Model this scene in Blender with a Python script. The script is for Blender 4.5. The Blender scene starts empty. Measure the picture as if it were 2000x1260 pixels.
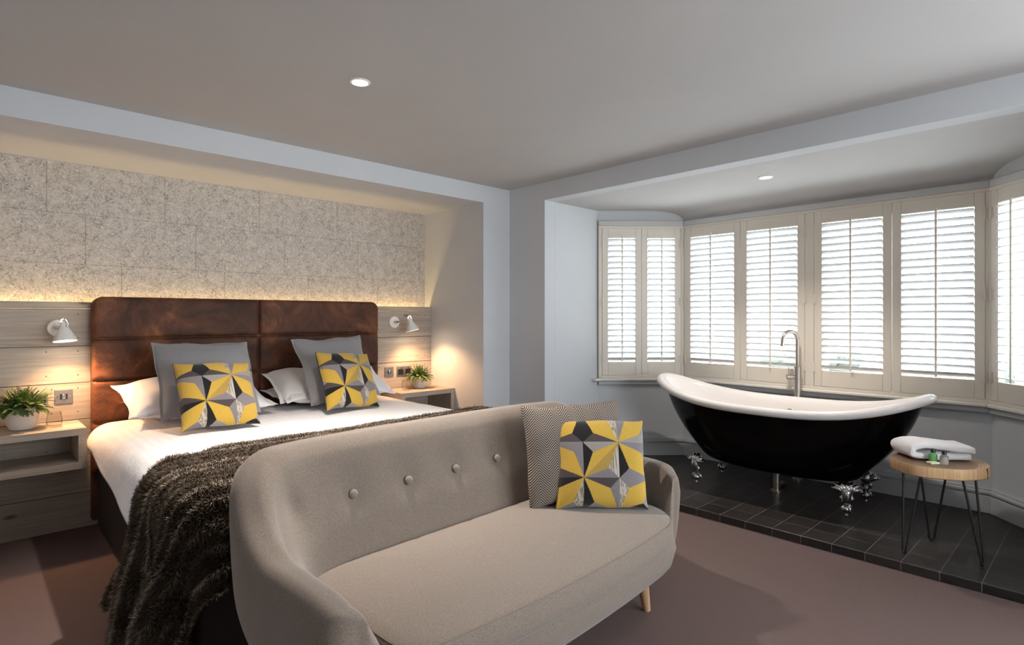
import bpy, bmesh, math, random
import numpy as np
from mathutils import Vector, Matrix, noise, Euler
PI = math.pi
R = math.radians
C = bpy.context.scene.collection
sc = bpy.context.scene

# ------------------------------------------------------------------ camera, world, exposure
CAMH = 1.25
cam_d = bpy.data.cameras.new('camera'); cam = bpy.data.objects.new('camera', cam_d); C.objects.link(cam)
cam.location = (0, 0, CAMH); cam.rotation_euler = (R(90), 0, -math.atan2(.691, .723))
cam_d.sensor_width = 36; cam_d.lens = 36 * 1126 / 2000; cam_d.shift_y = -11 / 2000; cam_d.clip_start = .02
sc.camera = cam
sc.view_settings.view_transform = 'Standard'; sc.view_settings.look = 'None'
sc.view_settings.gamma = 1; sc.view_settings.use_curve_mapping = False
sc.view_settings.exposure = 1.45
try:
    sc.cycles.use_denoising = True
    sc.cycles.max_bounces = 10; sc.cycles.diffuse_bounces = 6; sc.cycles.transparent_max_bounces = 16
    sc.cycles.sample_clamp_indirect = 6
except Exception: pass

wd = bpy.data.worlds.new('sky'); sc.world = wd; wd.use_nodes = True
bg = wd.node_tree.nodes['Background']; bg.inputs[0].default_value = (.88, .95, 1, 1); bg.inputs[1].default_value = 4.3

def portal(loc, rot, sx, sy):
    l = bpy.data.lights.new('window_daylight', 'AREA'); l.shape = 'RECTANGLE'; l.size = sx; l.size_y = sy
    l.cycles.is_portal = True
    o = bpy.data.objects.new('window_daylight', l); C.objects.link(o); o.location = loc; o.rotation_euler = rot
# area light emits along local -Z; rot Y 90 -> faces -X
portal((4.78, 1.565, 1.38), (0, R(90), 0), 1.45, 2.3)
portal((4.36, 3.0, 1.38), (0, R(90), R(46.3)), 1.45, .85)
portal((4.36, .13, 1.38), (0, R(90), R(-46.3)), 1.45, .85)
portal((2.05, -2.55, 1.32), (R(90), 0, 0), 2.2, 1.75)  # portal of the added rear window
portal((3.5, -1.2, 1.32), (0, R(90), 0), 1.75, 2.0)  # portal of the added right wall window

def spot(name, loc, power, color, angle=110, blend=.8, rad=.03, rot=(0, 0, 0)):
    l = bpy.data.lights.new(name, 'SPOT'); l.energy = power; l.color = color; l.spot_size = R(angle); l.spot_blend = blend
    l.shadow_soft_size = rad
    o = bpy.data.objects.new(name, l); C.objects.link(o); o.location = loc; o.rotation_euler = rot
    return o
WARM = (1, .91, .82)

# ------------------------------------------------------------------ geometry helpers
class G:
    def __init__(s): s.v = []; s.f = []; s.m = []; s.uv = {}
    def add(s, vs, fs, mi=0):
        b = len(s.v); s.v += [tuple(p) for p in vs]; s.f += [tuple(i + b for i in f) for f in fs]; s.m += [mi] * len(fs)
        return b
    def box(s, x0, x1, y0, y1, z0, z1, mi=0, mat=None):
        vs = [(x, y, z) for z in (z0, z1) for y in (y0, y1) for x in (x0, x1)]
        if mat is not None: vs = [mat @ Vector(p) for p in vs]
        s.add(vs, [(0, 2, 3, 1), (4, 5, 7, 6), (0, 1, 5, 4), (2, 6, 7, 3), (0, 4, 6, 2), (1, 3, 7, 5)], mi)
    def rings(s, rings, cap0=True, cap1=True, closed=True, mi=0):
        n = len(rings[0]); b = len(s.v)
        for r in rings: s.v += [tuple(p) for p in r]
        for i in range(len(rings) - 1):
            for j in range(n if closed else n - 1):
                a = b + i * n + j; c = b + i * n + (j + 1) % n
                s.f.append((a, c, c + n, a + n)); s.m.append(mi)
        if cap0: s.f.append(tuple(b + j for j in range(n))[::-1]); s.m.append(mi)
        if cap1:
            e = b + (len(rings) - 1) * n; s.f.append(tuple(e + j for j in range(n))); s.m.append(mi)
    def tube(s, pts, rad, n=10, mi=0, caps=True):
        pts = [Vector(p) for p in pts]
        rad = rad if isinstance(rad, (list, tuple)) else [rad] * len(pts)
        t0 = (pts[1] - pts[0]).normalized()
        up = Vector((0, 0, 1)) if abs(t0.z) < .9 else Vector((1, 0, 0))
        nn = t0.cross(up).normalized(); rs = []
        for i, p in enumerate(pts):
            t = (pts[min(i + 1, len(pts) - 1)] - pts[max(i - 1, 0)]).normalized()
            nn = (nn - t * nn.dot(t)).normalized(); bb = t.cross(nn)
            rs.append([p + (nn * math.cos(a) + bb * math.sin(a)) * rad[i] for a in [2 * PI * k / n for k in range(n)]])
        s.rings(rs, caps, caps, True, mi)
    def lathe(s, prof, n=24, mat=None, mi=0, cap0=True, cap1=True):
        rs = []
        for r, z in prof:
            ring = [Vector((r * math.cos(2 * PI * k / n), r * math.sin(2 * PI * k / n), z)) for k in range(n)]
            if mat is not None: ring = [mat @ p for p in ring]
            rs.append(ring)
        s.rings(rs, cap0, cap1, True, mi)
    def ball(s, c, rx, ry, rz, n=12, rot=None, mi=0):
        c = Vector(c); rs = []
        for i in range(1, n):
            th = PI * i / n; ring = []
            for k in range(n + 4):
                a = 2 * PI * k / (n + 4)
                p = Vector((rx * math.sin(th) * math.cos(a), ry * math.sin(th) * math.sin(a), -rz * math.cos(th)))
                if rot is not None: p = rot @ p
                ring.append(c + p)
            rs.append(ring)
        s.rings(rs, True, True, True, mi)
    def grid(s, fn, nu, nv, mi=0, flip=False):
        b = len(s.v)
        for j in range(nv + 1):
            for i in range(nu + 1): s.v.append(tuple(fn(i / nu, j / nv)))
        for j in range(nv):
            for i in range(nu):
                a = b + j * (nu + 1) + i; q = (a, a + 1, a + nu + 2, a + nu + 1)
                s.f.append(q[::-1] if flip else q); s.m.append(mi)
    def prism(s, poly, z0, z1, mi=0):
        s.rings([[(x, y, z0) for x, y in poly], [(x, y, z1) for x, y in poly]], mi=mi)
    def build(s, name, mats, parent=None, smooth=False, bevel=0, seg=2, sub=0, angle=None, loc=None, fixn=True):
        me = bpy.data.meshes.new(name); me.from_pydata(s.v, [], s.f); me.validate(); me.update()
        mats = mats if isinstance(mats, (list, tuple)) else [mats]
        for m in mats: me.materials.append(m)
        if len(mats) > 1 and len(me.polygons) == len(s.m): me.polygons.foreach_set('material_index', s.m)
        if fixn:
            bm = bmesh.new(); bm.from_mesh(me); bmesh.ops.recalc_face_normals(bm, faces=bm.faces); bm.to_mesh(me); bm.free()
        if smooth or angle:
            me.polygons.foreach_set('use_smooth', [True] * len(me.polygons))
            if angle: me.set_sharp_from_angle(angle=R(angle))
        o = bpy.data.objects.new(name, me); C.objects.link(o)
        if loc is not None: o.location = loc
        if parent is not None: o.parent = parent
        if bevel:
            md = o.modifiers.new('bevel', 'BEVEL'); md.width = bevel; md.segments = seg; md.limit_method = 'ANGLE'; md.angle_limit = R(40)
            me.polygons.foreach_set('use_smooth', [True] * len(me.polygons)); me.set_sharp_from_angle(angle=R(45))
        if sub:
            md = o.modifiers.new('sub', 'SUBSURF'); md.levels = sub; md.render_levels = sub
        return o

def tag(o, label=None, cat=None, group=None, kind=None):
    if label: o['label'] = label
    if cat: o['category'] = cat
    if group: o['group'] = group
    if kind: o['kind'] = kind
    return o
def thing(name, label, cat, loc=(0, 0, 0), rot=(0, 0, 0), group=None):
    o = bpy.data.objects.new(name, None); C.objects.link(o); o.location = loc; o.rotation_euler = rot
    o.empty_display_size = .1
    return tag(o, label, cat, group)
def copy_tree(o, parent=None):
    c = o.copy(); C.objects.link(c)
    if parent is not None: c.parent = parent
    for ch in [x for x in bpy.data.objects if x.parent == o]: copy_tree(ch, c)
    return c
def catmull(pts, n):
    out = []; P = [pts[0]] + list(pts) + [pts[-1]]
    for i in range(1, len(P) - 2):
        a, b, c, d = [np.array(P[k], float) for k in (i - 1, i, i + 1, i + 2)]
        for k in range(n):
            t = k / n
            out.append(.5 * ((2 * b) + (-a + c) * t + (2 * a - 5 * b + 4 * c - d) * t * t + (-a + 3 * b - 3 * c + d) * t ** 3))
    out.append(np.array(pts[-1], float)); return out

# ------------------------------------------------------------------ material helpers
def mat(name, col, rough=.6, metal=0, spec=.5, **kw):
    m = bpy.data.materials.new(name); m.use_nodes = True
    b = m.node_tree.nodes['Principled BSDF']
    b.inputs['Base Color'].default_value = (*col, 1); b.inputs['Roughness'].default_value = rough
    b.inputs['Metallic'].default_value = metal; b.inputs['Specular IOR Level'].default_value = spec
    for k, v in kw.items(): b.inputs[k.replace('_', ' ')].default_value = v
    return m
class N:
    """node shorthand"""
    def __init__(s, m): s.t = m.node_tree; s.b = s.t.nodes['Principled BSDF']
    def n(s, typ, **kw):
        x = s.t.nodes.new(typ)
        for k, v in kw.items(): setattr(x, k, v)
        return x
    def l(s, a, b): s.t.links.new(a, b)
    def coord(s, kind='Object', scale=(1, 1, 1), rot=(0, 0, 0)):
        tc = s.n('ShaderNodeTexCoord'); mp = s.n('ShaderNodeMapping'); mp.inputs['Scale'].default_value = scale
        mp.inputs['Rotation'].default_value = rot
        s.l(tc.outputs[kind], mp.inputs['Vector']); return mp.outputs[0]
    def noise(s, vec, scale, detail=4, rough=.6, dist=0):
        x = s.n('ShaderNodeTexNoise'); s.l(vec, x.inputs['Vector']); x.inputs['Scale'].default_value = scale
        x.inputs['Detail'].default_value = detail; x.inputs['Roughness'].default_value = rough; x.inputs['Distortion'].default_value = dist
        return x.outputs[0]
    def ramp(s, fac, stops, interp='LINEAR'):
        x = s.n('ShaderNodeValToRGB'); s.l(fac, x.inputs[0]); cr = x.color_ramp; cr.interpolation = interp
        while len(cr.elements) < len(stops): cr.elements.new(.5)
        for e, (p, c) in zip(cr.elements, stops):
            e.position = p; e.color = (*c, 1) if len(c) == 3 else c
        return x.outputs[0]
    def math(s, op, a, b=None, c=None):
        x = s.n('ShaderNodeMath', operation=op)
        for i, v in enumerate((a, b, c)):
            if v is None: continue
            if isinstance(v, (int, float)): x.inputs[i].default_value = v
            else: s.l(v, x.inputs[i])
        return x.outputs[0]
    def mix(s, fac, a, b, mode='MIX'):
        x = s.n('ShaderNodeMix', data_type='RGBA', blend_type=mode)
        for sock, v in ((x.inputs[0], fac), (x.inputs[6], a), (x.inputs[7], b)):
            if isinstance(v, (int, float)): sock.default_value = v
            elif isinstance(v, tuple): sock.default_value = (*v, 1)
            else: s.l(v, sock)
        return x.outputs[2]
    def bump(s, h, strength=.3, dist=.01):
        x = s.n('ShaderNodeBump'); x.inputs['Strength'].default_value = strength; x.inputs['Distance'].default_value = dist
        s.l(h, x.inputs['Height']); s.l(x.outputs[0], s.b.inputs['Normal'])
    def col(s, c): s.l(c, s.b.inputs['Base Color'])
    def rough(s, c): s.l(c, s.b.inputs['Roughness'])

def paint(name, col, rough=.75):
    m = mat(name, col, rough, spec=.3); k = N(m); v = k.coord()
    nz = k.noise(v, 1.2, 3); c = k.mix(k.ramp(nz, [(.3, (0, 0, 0)), (.7, (1, 1, 1))]), tuple(x * .97 for x in col), tuple(min(1, x * 1.03) for x in col)); k.col(c)
    k.bump(k.noise(v, 180, 2), .06, .002); return m
M = {}
M['wall'] = paint('wall_paint', (.60, .615, .635))
M['ceil'] = paint('ceiling_paint', (.51, .495, .485))
M['trimp'] = paint('skirting_paint', (.50, .51, .52), .45)
M['cornice'] = paint('window_head_paint', (.56, .56, .55), .5)
M['shut'] = mat('shutter_cream_paint', (.74, .68, .59), .42)
M['louv'] = mat('louvre_white_paint', (.68, .69, .69), .4)
M['sill'] = mat('sill_paint', (.78, .74, .68), .4)

m = M['carpet'] = mat('mauve_brown_carpet', (.14, .09, .082), .95, spec=.1); k = N(m); v = k.coord()
big = k.noise(v, 2.5, 4); fine = k.noise(v, 260, 3, .8)
c = k.mix(k.ramp(fine, [(.3, (0, 0, 0)), (.7, (1, 1, 1))]), (.118, .080, .074), (.19, .133, .122))
c = k.mix(k.ramp(big, [(.3, (0, 0, 0)), (.7, (.35, .35, .35))]), c, (.14, .10, .094)); k.col(c)
k.bump(fine, .6, .006)

m = M['tile'] = mat('dark_floor_tile', (.02, .018, .018), .35, spec=.4); k = N(m)
tc = k.n('ShaderNodeTexCoord'); sp = k.n('ShaderNodeSeparateXYZ'); k.l(tc.outputs['Object'], sp.inputs[0])
def gridline(val, off, per, w):
    q = k.math('FRACT', k.math('DIVIDE', k.math('SUBTRACT', val, off), per))
    q = k.math('ABSOLUTE', k.math('SUBTRACT', q, .5)); return k.math('GREATER_THAN', q, .5 - w / per / 2)
ly = gridline(sp.outputs[1], .417, .1557, .0035); lx = gridline(sp.outputs[0], 3.345, .155, .003)
iy = k.math('FLOOR', k.math('DIVIDE', k.math('SUBTRACT', sp.outputs[1], .417), .1557)); ix = k.math('FLOOR', k.math('DIVIDE', k.math('SUBTRACT', sp.outputs[0], 3.345), .155))
cb = k.n('ShaderNodeCombineXYZ'); k.l(ix, cb.inputs[0]); k.l(iy, cb.inputs[1])
wn = k.n('ShaderNodeTexWhiteNoise', noise_dimensions='3D'); k.l(cb.outputs[0], wn.inputs['Vector'])
base = k.mix(wn.outputs[0], (.012, .011, .011), (.032, .026, .023))
v = k.coord(); nz = k.noise(v, 30, 4); base = k.mix(k.ramp(nz, [(.4, (0, 0, 0)), (.8, (.4, .4, .4))]), base, (.05, .042, .038))
g = k.math('MAXIMUM', ly, lx); k.col(k.mix(k.math('MULTIPLY', g, .8), base, (.18, .15, .13)))
k.bump(k.math('SUBTRACT', k.math('MULTIPLY', nz, .15), g), .4, .002)

# wallpaper: pale cork like panels, laid in staggered rows
m = M['paper'] = mat('speckled_wallcovering', (.5, .45, .4), .7); k = N(m)
tc = k.n('ShaderNodeTexCoord'); sp = k.n('ShaderNodeSeparateXYZ'); k.l(tc.outputs['Object'], sp.inputs[0]); v = tc.outputs['Object']
row = k.math('FLOOR', k.math('DIVIDE', k.math('SUBTRACT', 2.175, sp.outputs[2]), .303))
fz = k.math('FRACT', k.math('DIVIDE', k.math('SUBTRACT', 2.175, sp.outputs[2]), .303))
xs = k.math('FRACT', k.math('DIVIDE', k.math('SUBTRACT', k.math('SUBTRACT', sp.outputs[0], .364), k.math('MULTIPLY', row, .185)), .61))
lx = k.math('GREATER_THAN', k.math('ABSOLUTE', k.math('SUBTRACT', xs, .5)), .4965); lz = k.math('GREATER_THAN', k.math('ABSOLUTE', k.math('SUBTRACT', fz, .5)), .4945)
ln = k.math('MAXIMUM', lx, lz)
vo = k.n('ShaderNodeTexVoronoi', feature='DISTANCE_TO_EDGE'); vo.inputs['Scale'].default_value = 62
ds = k.n('ShaderNodeTexNoise'); k.l(v, ds.inputs['Vector']); ds.inputs['Scale'].default_value = 14; ds.inputs['Detail'].default_value = 5
va = k.n('ShaderNodeVectorMath', operation='MULTIPLY_ADD'); k.l(ds.outputs[1], va.inputs[0]); va.inputs[1].default_value = (.12, .12, .12); k.l(v, va.inputs[2])
k.l(va.outputs[0], vo.inputs['Vector'])
crack = k.ramp(vo.outputs[0], [(.0, (1, 1, 1)), (.10, (0, 0, 0))])
msk = k.ramp(k.noise(v, 20, 3), [(.40, (0, 0, 0)), (.56, (1, 1, 1))])
crack = k.math('MULTIPLY', crack, msk)
base = k.ramp(k.noise(v, 70, 5, .75), [(.3, (.40, .345, .29)), (.48, (.56, .51, .45)), (.68, (.68, .645, .60))])
fl = k.n('ShaderNodeTexVoronoi'); fl.inputs['Scale'].default_value = 26; k.l(v, fl.inputs['Vector'])
fleck = k.ramp(fl.outputs['Distance'], [(.16, (.8, .8, .8)), (.24, (0, 0, 0))])
base = k.mix(k.math('MULTIPLY', fleck, .5), base, (.80, .78, .76))
base = k.mix(k.math('MULTIPLY', crack, .8), base, (.10, .085, .09))
base = k.mix(k.math('MULTIPLY', ln, .55), base, (.16, .13, .11)); k.col(base)
k.bump(k.noise(v, 60, 4), .3, .004)

def woodmat(name, cols, axis=0, rough=.6, knots=True, bands=9):
    m = mat(name, cols[0], rough, spec=.3); k = N(m)
    sc_ = [1.0, 1.0, 1.0]; sc_ = [14, 14, 14]; sc_[axis] = 1.1
    v = k.coord(scale=tuple(sc_)); g = k.noise(v, 1.6, 6, .65, 1.2)
    c = k.ramp(g, [(.28, cols[0]), (.5, cols[1]), (.72, cols[2])])
    sc2 = [60, 60, 60]; sc2[axis] = 1.5; v2 = k.coord(scale=tuple(sc2)); f = k.noise(v2, 1.5, 3)
    c = k.mix(k.ramp(f, [(.35, (.5, .5, .5)), (.6, (0, 0, 0))]), c, tuple(x * .72 for x in cols[0]))
    if knots:
        vo = k.n('ShaderNodeTexVoronoi'); s3 = [6, 6, 6]; s3[axis] = 2.6; v3 = k.coord(scale=tuple(s3)); k.l(v3, vo.inputs['Vector']); vo.inputs['Scale'].default_value = 1
        kn = k.ramp(vo.outputs['Distance'], [(.05, (1, 1, 1)), (.1, (0, 0, 0))])
        c = k.mix(k.math('MULTIPLY', kn, .75), c, tuple(x * .25 for x in cols[0]))
    k.col(c); k.bump(f, .15, .003); return m
M['plank'] = woodmat('grey_washed_plank', [(.38, .325, .27), (.44, .385, .325), (.50, .445, .385)])
M['shelf'] = woodmat('grey_oak_shelf', [(.36, .31, .255), (.43, .37, .31), (.49, .43, .365)], knots=False)
M['leg'] = woodmat('oak_leg', [(.36, .21, .11), (.46, .28, .155), (.55, .36, .21)], axis=2, knots=False, rough=.4)
m = M['slice_side'] = woodmat('stool_side_wood', [(.50, .30, .14), (.60, .38, .20), (.68, .46, .27)], axis=2, knots=False, rough=.45)
m = M['slice_top'] = mat('stool_top_wood', (.4, .25, .15), .4); k = N(m)
tc = k.n('ShaderNodeTexCoord'); vl = k.n('ShaderNodeVectorMath', operation='LENGTH'); mp = k.n('ShaderNodeMapping'); mp.inputs['Location'].default_value = (.03, -.02, 0)
mp.inputs['Scale'].default_value = (1, 1, 0); k.l(tc.outputs['Object'], mp.inputs[0]); k.l(mp.outputs[0], vl.inputs[0])
nz = k.noise(tc.outputs['Object'], 9, 4)
rr = k.math('ADD', vl.outputs['Value'], k.math('MULTIPLY', nz, .035))
w = k.math('SINE', k.math('MULTIPLY', rr, 420))
c = k.ramp(rr, [(0, (.16, .09, .05)), (.165, (.20, .115, .065)), (.198, (.28, .165, .095)), (.206, (.55, .37, .21)), (.3, (.60, .42, .25))])
c = k.mix(k.math('MULTIPLY', k.math('ADD', w, 1), .16), c, (.16, .09, .05)); k.col(c)

m = M['leather'] = mat('worn_brown_leather', (.1, .04, .02), .6, spec=.25); k = N(m); v = k.coord()
a = k.noise(v, 3.2, 6, .65, .6); b_ = k.noise(v, 22, 6, .75); d = k.noise(v, 240, 2)
c = k.ramp(a, [(.25, (.030, .013, .008)), (.42, (.058, .024, .014)), (.54, (.12, .045, .022)), (.66, (.27, .10, .043))])
c = k.mix(k.ramp(b_, [(.45, (0, 0, 0)), (.75, (.55, .55, .55))]), c, (.10, .042, .024))
vo = k.n('ShaderNodeTexVoronoi', feature='DISTANCE_TO_EDGE'); vo.inputs['Scale'].default_value = 60; k.l(v, vo.inputs['Vector'])
c = k.mix(k.ramp(vo.outputs[0], [(0, (.45, .45, .45)), (.06, (0, 0, 0))]), c, (.04, .02, .012)); k.col(c)
k.rough(k.ramp(b_, [(.3, (.5, .5, .5)), (.7, (.68, .68, .68))])); k.bump(b_, .25, .004)
M['base'] = mat('dark_brown_bed_base', (.022, .012, .010), .6)

def fabric(name, c0, c1, sc_=520, bump=.35, rough=.9, sheen=.25):
    m = mat(name, c0, rough, spec=.15); k = N(m); v = k.coord(); f = k.noise(v, sc_, 2, .7); g_ = k.noise(v, 5, 3)
    m.node_tree.nodes['Principled BSDF'].inputs['Sheen Weight'].default_value = sheen
    k.col(k.mix(k.ramp(f, [(.3, (0, 0, 0)), (.7, (1, 1, 1))]), c0, c1)); k.bump(f, bump, .002); return m
M['sofa'] = fabric('grey_beige_wool_fabric', (.135, .105, .083), (.24, .193, .158), 330)
M['greycush'] = fabric('grey_cotton_fabric', (.26, .25, .26), (.34, .325, .335), 600)
M['white'] = mat('white_cotton', (.86, .85, .87), .85, spec=.15); k = N(M['white']); v = k.coord(); k.bump(k.noise(v, 14, 3), .25, .01)
m = M['duvet'] = mat('white_striped_cotton', (.86, .85, .86), .8, spec=.2); k = N(m)
tc = k.n('ShaderNodeTexCoord'); sp = k.n('ShaderNodeSeparateXYZ'); k.l(tc.outputs['Object'], sp.inputs[0])
st = k.math('GREATER_THAN', k.math('FRACT', k.math('MULTIPLY', sp.outputs[0], 22)), .5)
k.col(k.mix(st, (.87, .86, .87), (.83, .815, .83))); k.l(k.math('ADD', k.math('MULTIPLY', st, -.25), .85), k.b.inputs['Roughness'])
k.bump(k.noise(tc.outputs['Object'], 5, 4), .5, .03)
M['towel'] = fabric('white_towelling', (.78, .74, .75), (.86, .83, .84), 240, .9)
M['piping'] = fabric('sofa_piping', (.13, .105, .085), (.20, .165, .14), 400)
M['throwbase'] = mat('throw_backing', (.05, .035, .025), .95, spec=.05)

m = M['fur'] = mat('striped_faux_fur', (.1, .07, .05), .85, spec=.08); k = N(m)
at = k.n('ShaderNodeAttribute', attribute_name='stripe'); sp = k.n('ShaderNodeSeparateColor'); k.l(at.outputs['Color'], sp.inputs[0])
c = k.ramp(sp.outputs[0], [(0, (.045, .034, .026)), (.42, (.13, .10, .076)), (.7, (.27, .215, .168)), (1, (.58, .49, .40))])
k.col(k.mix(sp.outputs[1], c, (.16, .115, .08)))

for nm, cc in (('yellow', (.50, .32, .05)), ('gold', (.36, .235, .06)), ('black', (.010, .009, .010)), ('brown', (.065, .05, .05)), ('mauve', (.19, .17, .18)), ('stone', (.27, .245, .225)), ('cream', (.42, .37, .31)), ('grey', (.13, .125, .135))):
    M['p_' + nm] = fabric('crewel_' + nm, tuple(x * .85 for x in cc), tuple(min(1, x * 1.12) for x in cc), 300, .5)
    if nm == 'cream':
        k = N(M['p_cream']); v = k.coord(scale=(140, 140, 8)); k.col(k.ramp(k.noise(v, 1, 2), [(.4, (.20, .17, .14)), (.55, (.46, .41, .345))]))
m = M['herring'] = mat('herringbone_wool', (.3, .25, .2), .9, spec=.1); k = N(m)
tc = k.n('ShaderNodeTexCoord'); sp = k.n('ShaderNodeSeparateXYZ'); k.l(tc.outputs['Object'], sp.inputs[0])
zz = k.math('ABSOLUTE', k.math('SUBTRACT', k.math('FRACT', k.math('MULTIPLY', sp.outputs[0], 13.5)), .5))
t_ = k.math('FRACT', k.math('ADD', k.math('MULTIPLY', sp.outputs[2], 95), k.math('MULTIPLY', zz, 7.5)))
k.col(k.mix(k.ramp(t_, [(.38, (0, 0, 0)), (.52, (1, 1, 1))]), (.03, .022, .022), (.34, .29, .245))); k.bump(t_, .3, .002)

M['enamel'] = mat('white_enamel', (.84, .80, .78), .12, spec=.6)
M['tubblack'] = mat('gloss_black_tub', (.002, .002, .002), .12, spec=.15)
M['chrome'] = mat('chrome', (.55, .54, .54), .16, 1.0)
k = N(M['chrome']); v = k.coord(); k.bump(k.noise(v, 60, 3), .35, .006)
M['nickel'] = mat('brushed_nickel', (.50, .45, .40), .28, 1.0)
M['steel'] = mat('brushed_steel_plate', (.22, .21, .21), .45, .6)
M['polished'] = mat('polished_metal', (.8, .79, .78), .1, 1.0)
M['dark'] = mat('dark_plastic', (.015, .015, .016), .4)
M['blackmetal'] = mat('black_powder_coat', (.012, .012, .012), .45)
M['lampwhite'] = mat('white_lamp_enamel', (.82, .80, .77), .3)
M['pot'] = mat('pale_cement_pot', (.60, .57, .53), .7); k = N(M['pot']); k.bump(k.noise(k.coord(), 60, 4), .3, .004)
M['soil'] = mat('potting_soil', (.02, .015, .01), .95)
def leafmat(nm, a, b):
    m = mat(nm, a, .5, spec=.3); k = N(m); v = k.coord(); k.col(k.ramp(k.noise(v, 28, 3), [(.35, a), (.62, b)])); return m
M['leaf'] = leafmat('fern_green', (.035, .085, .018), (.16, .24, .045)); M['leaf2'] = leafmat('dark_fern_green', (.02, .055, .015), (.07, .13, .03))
M['green'] = mat('green_gel', (.22, .62, .22), .2, spec=.5, Transmission_Weight=.45)
M['clearp'] = mat('clear_gel', (.72, .69, .62), .15, Transmission_Weight=.75)
M['soap'] = mat('cream_wrapper', (.78, .72, .55), .5)
M['plaster'] = mat('white_trim_ring', (.8, .79, .77), .4)

def glassmat(name, tint=(1, 1, 1), refl=.9):
    m = bpy.data.materials.new(name); m.use_nodes = True; t = m.node_tree; t.nodes.clear()
    o = t.nodes.new('ShaderNodeOutputMaterial'); mx = t.nodes.new('ShaderNodeMixShader'); tr = t.nodes.new('ShaderNodeBsdfTransparent'); gl = t.nodes.new('ShaderNodeBsdfGlossy')
    lw = t.nodes.new('ShaderNodeLayerWeight'); lw.inputs[0].default_value = .12
    tr.inputs[0].default_value = (*tint, 1); gl.inputs['Roughness'].default_value = .02
    mm = t.nodes.new('ShaderNodeMath'); mm.operation = 'POWER'; mm.inputs[1].default_value = 3.0; lw.inputs[0].default_value = .5; t.links.new(lw.outputs['Facing'], mm.inputs[0]); t.links.new(mm.outputs[0], mx.inputs[0]); t.links.new(tr.outputs[0], mx.inputs[1]); t.links.new(gl.outputs[0], mx.inputs[2]); t.links.new(mx.outputs[0], o.inputs[0])
    return m
M['pane'] = glassmat('window_glass'); M['tumbler'] = glassmat('tumbler_glass', (.95, .94, .92))
def emit(name, col, st):
    m = bpy.data.materials.new(name); m.use_nodes = True; b = m.node_tree.nodes['Principled BSDF']
    b.inputs['Base Color'].default_value = (*col, 1); b.inputs['Emission Color'].default_value = (*col, 1); b.inputs['Emission Strength'].default_value = st; return m
M['bulb'] = emit('warm_bulb', (1, .80, .58), 14); M['led'] = emit('led_strip_light', (1, .7, .3), 3)
M['turf'] = mat('pale_terrace', (.42, .43, .42), .9); M['hedge'] = leafmat('hedge_green', (.05, .06, .05), (.12, .15, .12)); M['stonewall'] = mat('render_wall', (.6, .58, .55), .8)

# ------------------------------------------------------------------ the room
CZ = 2.314; SZ = 2.175          # main ceiling, soffit
XW = 3.34; YF = 3.525           # right wall plane, bed wall front plane
AX0, AX1, AYB = -.03, 3.05, 4.34
XL, YR = -1.6, -2.4             # unseen left and rear walls
bay = [(XW, 3.12), (4.02, 3.12), (4.57, 2.61), (4.57, .52), (4.02, .005), (XW, .005)]

def struct(g, name, m, **kw): return tag(g.build(name, m, **kw), kind='structure')
g = G(); g.box(XL, 3.50, YR, 4.5, -.1, 0); struct(g, 'floor', M['carpet'])
g = G(); g.box(XL, XW, YR, YF, CZ, CZ + .1); struct(g, 'ceiling', M['ceil'])
g = G(); g.prism([(XL - .15, YR - .15), (XL, YR - .15), (XL, 4.6), (XL - .15, 4.6)], 0, CZ + .1); struct(g, 'wall_left', M['wall'])
# unseen rear wall; its wide window is added to bring in daylight
g = G(); W0, W1, Z0, Z1 = 1.0, 3.1, .5, 2.15
g.box(XL, W0, YR - .15, YR, 0, CZ); g.box(W1, XW + .15, YR - .15, YR, 0, CZ); g.box(W0, W1, YR - .15, YR, 0, Z0); g.box(W0, W1, YR - .15, YR, Z1, CZ); struct(g, 'wall_rear', M['wall'])
g = G()
for a, b in ((W0, W0 + .06), (W1 - .06, W1), ((W0 + W1) / 2 - .03, (W0 + W1) / 2 + .03)): g.box(a, b, YR - .11, YR - .04, Z0, Z1)
g.box(W0, W1, YR - .11, YR - .04, Z0, Z0 + .06); g.box(W0, W1, YR - .11, YR - .04, Z1 - .06, Z1); struct(g, 'window_4', M['sill'])
g = G()  # unseen window in the right wall, added for more daylight
for a, b in ((-2.15, -2.09), (-.36, -.3), (-1.255, -1.195)): g.box(XW + .04, XW + .11, a, b, .5, 2.15)
g.box(XW + .04, XW + .11, -2.15, -.3, .5, .56); g.box(XW + .04, XW + .11, -2.15, -.3, 2.09, 2.15); struct(g, 'window_5', M['sill'])
# right wall: stub beside the corner, header over the bay opening, far side
g = G(); g.box(XW, XW + .12, 3.12, YF + .15, 0, CZ + .1); g.box(XW, XW + .12, .005, 3.12, SZ, CZ + .1); g.box(XW, XW + .12, YR, -2.15, 0, CZ + .1); g.box(XW, XW + .12, -.3, .005, 0, CZ + .1); g.box(XW, XW + .12, -2.15, -.3, 0, .5); g.box(XW, XW + .12, -2.15, -.3, 2.15, CZ + .1)
struct(g, 'wall_right', M['wall'])
# bed wall front face: column right of alcove, bulkhead over it, left part
g = G(); g.box(AX1, XW, YF, AYB + .1, 0, CZ + .1); g.box(AX0, AX1, YF, AYB + .1, SZ, CZ + .1); g.box(XL, AX0, YF, AYB + .1, 0, CZ + .1)
struct(g, 'wall_bed_side', M['wall'])
g = G(); g.box(AX0, AX1, AYB, AYB + .1, 0, SZ); struct(g, 'wall_alcove_back', M['paper'])

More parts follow.
